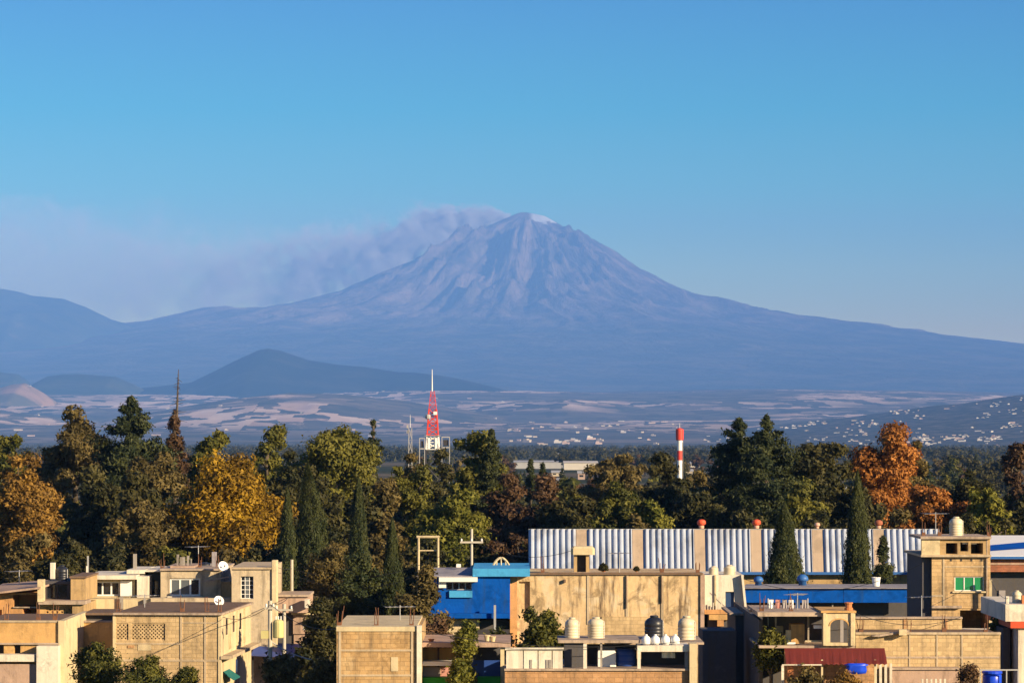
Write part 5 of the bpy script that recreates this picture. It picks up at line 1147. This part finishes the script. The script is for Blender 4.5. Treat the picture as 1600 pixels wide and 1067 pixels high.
tree('broadleaf_tree', 'low shrub at the foot of the block house beside the blue tank', 'shrub', 1512, 1044, 1110, 18, 146, 'round', 'brown', G2, 2500, .12)
tree('broadleaf_tree', 'grey-green shrub between tower house and red-banded house', 'shrub', 1560, 946, 1040, 14, 160, 'round', 'green', G2, 2500, .14)
for o, r in SHRUBS:
    rng = np.random.default_rng(int(r*1000)); P = unit(700, rng)*(rng.random((700, 1))**.4)*r; P[:, 2] = np.abs(P[:, 2])*1.3+.1
    V, Q, T = leaves(P, rng.uniform(.05, .1, 700), rng.random(700), rng, P); link('foliage', npmesh('foliage', V, Q, False, T), LM['dark'], o)
    m = MB(); m.lathe((0,0,0), [(r*.35,0),(r*.5,.18),(r*.52,.2),(r*.4,.2)], 10); link('pot', m.mesh('pot'), P_terra, o)

# ------------------------------------------------------------------ farther trees on the plain (small: one mesh each, a few shared shapes)
def far_shape(kind, seed, n, size):
    rng = np.random.default_rng(seed)
    if kind == 'round': P, s, t_, C, ax_ = crown_round(4.2, 4.0, 1.5, 10, n, size, rng, nclump=22); V, Q, T = leaves(P, s, t_, rng, ax_+np.array([0, 0, .25]), .7)
    elif kind == 'conifer': P, s, t_ = crown_conifer(3.2, 1.5, 13, n, size, rng); V, Q, T = leaves(P, s, t_, rng, P*np.array([.3, .3, 0])+np.array([0, 0, .5]), .45)
    else: P, s, t_ = crown_cypress(1.3, .5, 12, n, size, rng); V, Q, T = leaves(P, s, t_, rng, P*np.array([1, 1, 0]), .4, 1.5)
    tr = trunk_mesh(6, .22, [], rng); n0 = len(V)
    V = np.concatenate([V, np.array(tr.v[:])]); q4 = np.array([t3 for f_ in tr.f if len(f_) == 4 for t3 in ((f_[0], f_[1], f_[2]), (f_[0], f_[2], f_[3]))])+n0
    return npmesh('far_tree', V, np.concatenate([Q, q4]), False, np.concatenate([T, np.zeros(len(tr.v))]))
FAR = []
for i, (kd, cl) in enumerate((('round', 'dark'), ('round', 'green'), ('round', 'dark'), ('round', 'olive'), ('conifer', 'conifer'), ('cypress', 'cypress'), ('round', 'brown'))):
    me = far_shape(kd, 300+i, 2200, .46); me.materials.append(LM[cl]); FAR.append((me, kd, cl))
rng = np.random.default_rng(77)
KINDW = ('dark round tree', 'green round tree', 'dark broad tree', 'olive round tree', 'dark conifer', 'slim cypress', 'brown round tree')
ZONES = ((34, 'rust-orange tree'), (205, 'broad dark pine'), (355, 'golden tree'), (520, 'leaning cypress'), (676, 'lattice mast'), (800, 'pointed conifer'), (905, 'white hall'), (980, 'umbrella-shaped tree'), (1062, 'banded water tower'), (1180, 'twin cedars'), (1283, 'broad cypress'), (1392, 'bright orange tree'), (1490, 'tower house'), (1600, 'striped roof'))
spots = []
for i in range(170):      # behind the near belt and over the plain; thinning with distance
    d = 380*(3600/380)**rng.random()
    spots.append((rng.uniform(-60, 1660), d))
for i in range(26): spots.append((rng.uniform(1455, 1575), rng.uniform(760, 1700)))
for i in range(50): spots.append((rng.uniform(770, 1130), rng.uniform(420, 1900)))
for i, (px_, d) in enumerate(spots):
    if d < 520: k_ = rng.choice([0, 1, 2, 3]); sc_ = rng.uniform(.8, 1.25)
    else: k_ = rng.choice(7, p=[.24, .18, .2, .1, .1, .08, .10]); sc_ = rng.uniform(.7, 1.15)
    zmax = PZ(739 if (790 < px_ < 950 and d < 1950) else 708+(30 if d < 900 else 0), d); sc_ = min(sc_, zmax/11.0)
    if sc_ < .4: continue
    o = link('far_tree', FAR[k_][0], None); o.location = (PX(px_, d), d, 0); o.rotation_euler = (0, 0, rng.uniform(0, 6.28)); o.scale = (sc_*rng.uniform(.9, 1.3),)*2+(sc_,)
    wh = min(ZONES, key=lambda q_: abs(q_[0]-px_))[1]; far_ = 'just behind the tall trees' if d < 700 else ('out on the plain' if d < 1700 else 'far out on the plain')
    tag(o, 'small %s %s, in line with the %s' % (KINDW[k_], far_, wh), 'tree', 'small trees scattered over the plain')
# the dark wooded belt far off on the plain: one mass
rng = np.random.default_rng(78); nt_ = 9000
d = 2600*(12400/2600)**rng.random(nt_); px_ = rng.uniform(-80, 1680, nt_); keep = vnoise(px_/55, np.log(d)*14, 33) > .36; d = d[keep]; px_ = px_[keep]
k = 20; cx = np.repeat(PX(px_, d), k); cyy = np.repeat(d, k); hh = np.repeat(rng.uniform(5, 10.5, len(d)), k)
u_ = unit(len(cx), rng); P = np.stack([cx+u_[:, 0]*hh*.55, cyy+u_[:, 1]*hh*.55, np.abs(u_[:, 2])*hh*.95+.3], 1)
tn = np.clip(np.repeat(rng.uniform(0, .8, len(d)), k)+rng.normal(0, .15, len(cx)), 0, 1)
V, Q, T = leaves(P, hh*.26*rng.uniform(.6, 1.2, len(cx)), tn, rng, u_+np.array([0, 0, .3]), .7); o = link('distant_woodland', npmesh('distant_woodland', V, Q, False, T), LM['dark']); tag(o, 'dark wooded belt far off across the plain', 'woodland', kind='stuff')

# ------------------------------------------------------------------ masts and far buildings
P_mred = plain('mast_red_paint', (0.60, 0.05, 0.03), 0.55, 0.1, scale=.6); P_mwhite = plain('mast_white_paint', (0.80, 0.78, 0.74), 0.5, 0.06, scale=.6); P_mgrey = plain('mast_grey_steel', (0.34, 0.33, 0.33), 0.6, 0.15, scale=.6)
def lattice_section(o, w0, w1, z0, z1, mat, nb, r, name='lattice_section'):
    m = MB(); c4 = ((-1,-1),(1,-1),(1,1),(-1,1))
    for k in range(nb):
        za, zb = z0+(z1-z0)*k/nb, z0+(z1-z0)*(k+1)/nb; wa, wb = w0+(w1-w0)*k/nb, w0+(w1-w0)*(k+1)/nb
        for i in range(4):
            a, b = c4[i], c4[(i+1) % 4]
            m.tube((a[0]*wa/2, a[1]*wa/2, za), (a[0]*wb/2, a[1]*wb/2, zb), r, 5); m.tube((a[0]*wa/2, a[1]*wa/2, za), (b[0]*wa/2, b[1]*wa/2, za), r*.6, 4)
            m.tube((a[0]*wa/2, a[1]*wa/2, za), (b[0]*wb/2, b[1]*wb/2, zb), r*.6, 4); m.tube((b[0]*wa/2, b[1]*wa/2, za), (a[0]*wb/2, a[1]*wb/2, zb), r*.6, 4)
    return link(name, m.mesh(name), mat, o)
d = 620.; o = thing('lattice_mast', 'tall red and white lattice radio mast with thin white antenna', 'mast', (PX(676, d), d, 0)); z = lambda py: PZ(py, d)
lattice_section(o, 2.9, 2.6, 0, z(702), P_dark, 5, .12); lattice_section(o, 2.6, 2.2, z(702), z(680), P_mwhite, 2, .16); lattice_section(o, 2.2, 1.5, z(680), z(640), P_mred, 4, .15); lattice_section(o, 1.5, .7, z(640), z(611), P_mred, 4, .06)
m = MB(); m.tube((-.1, 0, z(611)), (-.1, 0, z(577)), .13, 8, .05); link('antenna', m.mesh('antenna'), P_mwhite, o)
for a in (-1.0, .45): m = MB(); m.bbox(a, a+.5, -1.45, -1.2, z(701), z(684), .05); link('panel_antenna', m.mesh('panel_antenna'), P_mwhite, o)
m = MB(); m.lathe((-.9, -1.0, z(655)), [(.1,0),(.5,.1),(.55,.5),(.5,.9),(.1,1.0)], 10); link('drum_antenna', m.mesh('drum_antenna'), P_mgrey, o)
m = MB(); m.box(.2, .9, -1.4, -1.1, z(648), z(643)); link('drum_antenna', m.mesh('drum_antenna'), P_mwhite, o)
m = MB(); m.box(-1.6, 1.6, -1.6, 1.6, z(681), z(680.3)); link('platform', m.mesh('platform'), P_mgrey, o)
o = thing('lattice_mast', 'slim pale grey mast beside the red and white lattice mast', 'mast', (PX(641, d), d, 0))
lattice_section(o, .9, .6, 0, z(668), P_mgrey, 8, .05); m = MB(); m.tube((0,0,z(668)), (0,0,z(648)), .06, 6, .03); link('antenna', m.mesh('antenna'), P_mwhite, o)
for py in (664, 672): m = MB(); m.box(-.7, -.35, -.2, .1, z(py+5), z(py)); link('panel_antenna', m.mesh('panel_antenna'), P_mgrey, o)
d = 640.; 
for k, (x0, x1, y0) in enumerate(((655, 664, 684), (690, 703, 682))):
    hh = House('telecom_tower', ('white antenna cabinet on frame on the near side of the lattice mast', 'pale antenna rack beyond the lattice mast')[k], 'antenna rack', d, (x0+x1)/2, group='antenna racks by the lattice mast')
    hh.box('frame', x0, x0+1.1, y0, None, 0, .2, P_mgrey); hh.box('frame', x1-1.1, x1, y0, None, 0, .2, P_mgrey); hh.box('top_beam', x0+1.1, x1-1.1, y0, y0+1.5, .02, .16, P_mgrey)
    hh.box('panel_antenna', x0+2.4, x1-2.4, y0+5, y0+14, .3, .3, P_dark); hh.box('shelf', x0+1.6, x1-1.6, y0+16, y0+18, .02, .22, P_mgrey)
d = 900.; o = thing('water_tower', 'red and white banded water tower with wider red top', 'water tower', (PX(1062, d), d, 0)); z = lambda py: PZ(py, d)
def band(r0, r1, pa, pb, mat, nm_): m = MB(); m.lathe((0,0,0), [(r0, z(pa)), (r1, z(pb))], 16); link(nm_, m.mesh(nm_, smooth=False), mat, o)
m = MB(); m.lathe((0,0,0), [(.72, 0), (.72, z(724))], 16); link('shaft', m.mesh('shaft'), P_mwhite, o)
band(.76, .76, 723.9, 719, P_mwhite, 'band'); band(.78, .78, 718.9, 704, P_mred, 'band'); band(.76, .76, 703.9, 688, P_mwhite, 'band')
m = MB(); m.lathe((0,0,0), [(.8, z(687.9)), (1.12, z(687)), (1.15, z(672)), (1.1, z(670.5)), (.3, z(668.5))], 18); link('tank_top', m.mesh('tank_top', smooth=False), P_mred, o)
m = MB(); m.tube((0,0,z(668.5)), (0,0,z(661)), .08, 6, .04); link('lightning_rod', m.mesh('lightning_rod'), P_mwhite, o)
m = MB(); m.tube((.9,-.5,0), (.9,-.5,z(690)), .06, 5); link('ladder', m.mesh('ladder'), P_mgrey, o)

FW = [plain('far_white_wall', (0.52, 0.48, 0.43), 0.8, 0.10, scale=.3), plain('far_cream_wall', (0.46, 0.38, 0.28), 0.8, 0.12, scale=.3), plain('far_pink_wall', (0.40, 0.29, 0.24), 0.8, 0.12, scale=.3), plain('far_grey_wall', (0.36, 0.36, 0.37), 0.8, 0.15, scale=.3)]
def far_hall(label, px0, px1, py0, py1, d, mat, dep=18, cat='building', roof=None, nwin=0, group='halls and houses far off on the plain'):
    d = min(d, 99999) if py1-690 < 8 else CAMZ*F/(py1-HZ)
    h = House('far_building', label, cat, d, (px0+px1)/2, group=group)
    z0 = PZ(py1, d); m = MB(); m.box(h.c(px0), h.c(px1), d, d+dep, min(0, z0), PZ(py0, d)-.4); h.mb('wall', m, mat)
    m = MB(); a, b, zt = h.c(px0)-.3, h.c(px1)+.3, PZ(py0, d)-.398; mid = (d+d+dep)/2
    m.add([(a, d-.4, zt), (b, d-.4, zt), (b, mid, zt+1.0), (a, mid, zt+1.0), (a, d+dep+.4, zt), (b, d+dep+.4, zt), (a, d-.4, zt+.12), (b, d-.4, zt+.12), (b, mid, zt+1.12), (a, mid, zt+1.12), (a, d+dep+.4, zt+.12), (b, d+dep+.4, zt+.12)],
          [(0,1,2,3),(3,2,5,4),(6,9,8,7),(9,10,11,8),(0,6,7,1),(4,5,11,10),(0,3,9,6),(3,4,10,9),(1,7,8,2),(2,8,11,5)])
    h.mb('roof', m, roof or FW[3])
    for k in range(nwin):
        x = px0+(px1-px0)*(k+.5)/nwin; w_ = (px1-px0)/nwin*.28; h.box('window', x-w_, x+w_, py0+(py1-py0)*.35, py0+(py1-py0)*.62, -.06, .05, P_glass)
far_hall('long blue-grey industrial hall on the plain beyond the small spruces', 803, 880, 721, 732, 1400, FW[3], 30)
far_hall('long white industrial hall on the plain behind the umbrella-shaped tree', 881, 934, 722, 734, 1380, FW[0], 30, roof=FW[0])
far_hall('small cream house below the long white hall', 858, 878, 750, 761, 760, FW[1], 8, nwin=2)
far_hall('low cream house in front of the blue-grey hall', 862, 880, 737, 744, 1050, FW[1], 8, nwin=2)
far_hall('tiny pale house between the cream house and the umbrella-shaped tree', 903, 914, 738, 749, 900, FW[2], 6, nwin=1)
far_hall('cream shed at the foot of the banded water tower', 1066, 1083, 735, 747, 880, FW[1], 8, nwin=2)
far_hall('white box building beyond the banded water tower', 1079, 1093, 723, 730, 1500, FW[0], 12, nwin=2)
far_hall('small white building on the dark wooded belt', 985, 998, 704, 709, 4000, FW[0], 20)
far_hall('white chapel-like building on the wooded belt above the white hall', 871, 881, 709, 717, 2600, FW[0], 12)
far_hall('cream house beside the orange tree and slim cypress', 1318, 1336, 762, 773, 640, FW[1], 6, nwin=1)
far_hall('white flat building seen past the dark green tree beside the orange tree', 1296, 1322, 705, 711, 3000, FW[0], 20)
far_hall('pale pink house in the gap beside the orange tree', 1477, 1493, 737, 748, 800, FW[2], 6)
far_hall('low white roofs in the gap beyond the orange tree', 1474, 1488, 705, 709, 3400, FW[0], 20)
far_hall('long low white roof above the dark tree near the picture edge', 1500, 1516, 704, 708, 3500, FW[0], 20)
far_hall('small white house among the dark trees near the picture edge', 1538, 1550, 729, 737, 900, FW[0], 6)
far_hall('white round-roofed store below the long white hall', 880, 896, 752, 763, 740, FW[0], 7, roof=FW[0], nwin=1)

# small houses on the hazy hillside and on the plain below the fields
def cottage(w_, dp, hh, two_=False):
    m = MB(); m.box(0, w_, 0, dp, 0, hh); m.box(-.2, w_+.2, -.2, dp+.2, hh+.002, hh+.35)
    if two_: m.box(w_*.1, w_*.6, .5, dp-.3, hh+.352, hh+3.0); m.box(w_*.08, w_*.62, .3, dp-.2, hh+3.002, hh+3.3)
    return m
SH = []
for i, (w_, dp, hh, tw_) in enumerate(((11, 9, 4, False), (15, 10, 5.5, True), (9, 9, 6, False), (22, 12, 5, False))):
    for j in (0, 1, 2): me = cottage(w_, dp, hh, tw_).mesh('hillside_house'); me.materials.append(FW[j]); SH.append(me)
rx = np.array([q[0] for q in RH], float); ry = np.array([q[1] for q in RH], float); xs_ = PX(rx, 14000.); zs_ = PZ(ry, 14000.)
hill = bpy.data.objects['hillside']; pied = [o_ for o_ in bpy.data.objects if o_.name.split('.')[0] in ('piedmont', 'hill')]
def on_ground(x, y, objs):
    z_ = 0.0
    for o_ in objs:
        ok, loc, nr, ix = o_.ray_cast(Vector((x, y, 5000)), Vector((0, 0, -1)))
        if ok: z_ = max(z_, loc.z)
    return z_
bpy.context.view_layer.update()
rng = np.random.default_rng(91); placed = 0; cl = [(rng.uniform(1120, 1640), rng.uniform(9000, 14200)) for _ in range(34)]
while placed < 280:
    if rng.random() < .8: c_ = cl[rng.integers(len(cl))]; px_, d = c_[0]+rng.normal(0, 11), c_[1]+rng.normal(0, 200)
    else: px_, d = rng.uniform(1090, 1650), rng.uniform(8900, 14300)
    x = PX(px_, d); z_ = on_ground(x, d, [hill]); 
    o = link('hillside_house', SH[rng.choice(12, p=[.14,.06,.04,.14,.06,.05,.14,.06,.05,.12,.09,.05])], None); o.location = (x, d, z_-1.0); o.rotation_euler = (0, 0, rng.uniform(-.5, .5)); sc_ = rng.uniform(.55, 1.1); o.scale = (sc_,)*3
    tag(o, 'tiny %s house %s on the hazy hillside, %s' % (('white', 'cream', 'pinkish')[int(o.data.materials[0] == FW[1])+2*int(o.data.materials[0] == FW[2])], 'low' if d < 10700 else ('midway up' if d < 12500 else 'high'), 'beyond the twin cedars' if px_ < 1260 else 'behind the bright orange tree' if px_ < 1440 else 'above the tower house' if px_ < 1540 else 'above the striped roof'), 'house', 'tiny houses on the hillside'); placed += 1
placed = 0
while placed < 80:
    px_, d = (rng.uniform(790, 1060), rng.uniform(10500, 17000)) if placed < 52 else (rng.uniform(-20, 800), rng.uniform(13000, 24000))
    x = PX(px_, d); z_ = on_ground(x, d, pied)
    o = link('village_house', SH[rng.integers(12)], None); o.location = (x, d, z_-1.5); o.rotation_euler = (0, 0, rng.uniform(-.5, .5)); sc_ = rng.uniform(.9, 1.6); o.scale = (sc_*1.2, sc_, sc_)
    tag(o, 'tiny %s building below the pink fields, %s %s' % (('white', 'cream', 'pinkish')[int(o.data.materials[0] == FW[1])+2*int(o.data.materials[0] == FW[2])], 'above the' if d < 16000 else 'high above the', min(ZONES, key=lambda q_: abs(q_[0]-px_))[1]), 'building', 'tiny village buildings below the fields'); placed += 1

# ------------------------------------------------------------------ roof clutter: rebar stubs, aerials, cables, laundry
P_rebar = plain('rusty_rebar', (0.16, 0.07, 0.035), 0.85, 0.25)
ROOT = {o.get('label', ''): o for o in bpy.data.objects if o.parent is None and o.type == 'EMPTY'}
def by(word): return next(o for k_, o in ROOT.items() if word in k_)
rng = np.random.default_rng(12)
def rebar(word, spots, d, py):
    o = by(word); mi = o.matrix_world.inverted() if False else None
    for px_ in spots:
        m = MB(); x, z_ = PX(px_, d)-o.location.x, PZ(py, d)
        for dx, dy in ((-.08,-.08),(.08,-.08),(.08,.08),(-.08,.08)):
            hh = rng.uniform(.45, .95); m.tube((x+dx, d-o.location.y+dy, z_-.05), (x+dx+rng.normal(0,.06), d-o.location.y+dy+rng.normal(0,.06), z_+hh), .016, 4)
        m.box(x-.1, x+.1, d-o.location.y-.1, d-o.location.y+.1, z_-.06, z_+rng.uniform(.08, .25))
        link('rebar_stub', m.mesh('rebar_stub'), P_rebar, o)
rebar('two pierced screens', (182, 283, 322, 342), 161, 957); rebar('plain windowless tan plaster', (530, 588, 643), 141, 978); rebar('long windowless tan', (848, 1034, 1090), 173, 894); rebar('white-framed wide windows', (254, 312, 340), 179, 888)
rebar('long low tan block', (1345, 1420, 1475, 1540), 150.5, 987.5); rebar('green window and open', (1443, 1468, 1545), 169, 838); rebar('long parapet and white side', (10, 60, 86), 158, 969); rebar('arched opening', (1190, 1236), 148.5, 956)
def aerial(label, px_, py0, pyf, d, n, az):
    z0 = PZ(pyf, d); H = PZ(py0, d)-z0; o = thing('television_aerial', label, 'aerial', (PX(px_, d), d, z0), az, 'television aerials on the roofs')
    m = MB(); m.tube((0,0,0), (0,0,H), .022, 6); link('mast', m.mesh('mast'), P_galv, o)
    m = MB(); m.tube((-.7,0,H-.08), (.7,0,H-.08), .015, 5); b = link('boom', m.mesh('boom'), P_galv, o)
    for k in range(n): m = MB(); q = -.65+1.3*k/(n-1); l_ = .5-.03*k; m.tube((q,-l_,H-.065), (q,l_,H-.065), .009, 4); link('element', m.mesh('element'), P_galv, b)
aerial('television aerial on the brown roof near the pierced screens', 226, 928, 957, 165, 6, .5); aerial('television aerial on the tan house roof beside its roof posts', 310, 852, 888, 181, 6, 1.0); aerial('television aerial on the plaster box house', 625, 945, 978, 145, 6, .3)
aerial('television aerial on the stained building between its two shrubs', 968, 862, 894, 175, 7, .8); aerial('television aerial on the arched room house roof slab', 1246, 926, 956, 150, 6, 1.2); aerial('television aerial on the long block house', 1440, 930, 963, 155, 6, .6)
aerial('television aerial on the sloping-roofed orange house', 30, 890, 915, 174, 6, .9); aerial('television aerial on the tower house roof', 1462, 800, 838, 171, 6, .4)
def cab(lb, a, b, sag): wire(lb, (PX(a[0],a[2]), a[2], PZ(a[1],a[2])), (PX(b[0],b[2]), b[2], PZ(b[1],b[2])), sag, .014)
cab('cable from the transformer pole to the pierced-screen house corner', (422,945,150), (347,963,160.5), .35); cab('upper cable from the crossarm pole to the cream pillar', (456,888,181), (430,884,174), .1)
cab('long cable from the crossarm pole towards the blue house roof', (458,889,181), (736,842,177), 1.2); cab('second long cable below it towards the blue house roof', (458,898,181), (736,850,177), 1.5)
cab('cable from the roof pole along the stained building', (738,845,177), (893,860,173.4), .6); cab('cable across the terrace tanks', (650,984,140.3), (1078,1000,141.2), .5); cab('cable from the white house to the tower house', (1165,905,171), (1441,880,167.5), 1.0)
cab('cable from the arched room to the block house parapet', (1330,955,148), (1500,964,154), .5); cab('cable from the transformer pole to the plaster box house', (422,943,150), (527,982,140.5), .4); cab('cable from the tower house towards the red-banded house', (1548,905,167.3), (1575,934,156.5), .3)
def laundry(label, x0, x1, py, d, cols, hh=.55):
    o = thing('laundry_line', label, 'laundry', (PX(x0, d), d, PZ(py, d)), 0, 'laundry lines on the roofs'); W_ = PX(x1, d)-PX(x0, d)
    m = MB(); m.tube((0,0,0), (W_,0,-.02), .01, 4); link('line', m.mesh('line'), P_wire, o)
    for xx_ in (0, W_): m = MB(); m.tube((xx_,0,-1.3), (xx_,0,.05), .03, 6); link('post', m.mesh('post'), P_galv, o)
    n = len(cols)
    for k, mt in enumerate(cols):
        m = MB(); a, w2 = W_*(k+.15)/n, W_*.7/n; h2 = hh*rng.uniform(.7, 1.15)
        for i in range(5): p0, p1 = a+w2*i/5, a+w2*(i+1)/5; y0, y1 = .04*math.sin(i*2.1+k), .04*math.sin(i*2.1+2.1+k); m.quad((p0,y0,-h2+.03*math.sin(i+k)), (p1,y1,-h2+.03*math.sin(i+1+k)), (p1,0,-.012), (p0,0,-.012))
        link('cloth', m.mesh('cloth'), mt, o)
laundry('laundry line hung on the arched room house roof', 1200, 1262, 936, 151, [P_dish, P_pinkc, P_grey, P_dish, P_navy, P_grey])
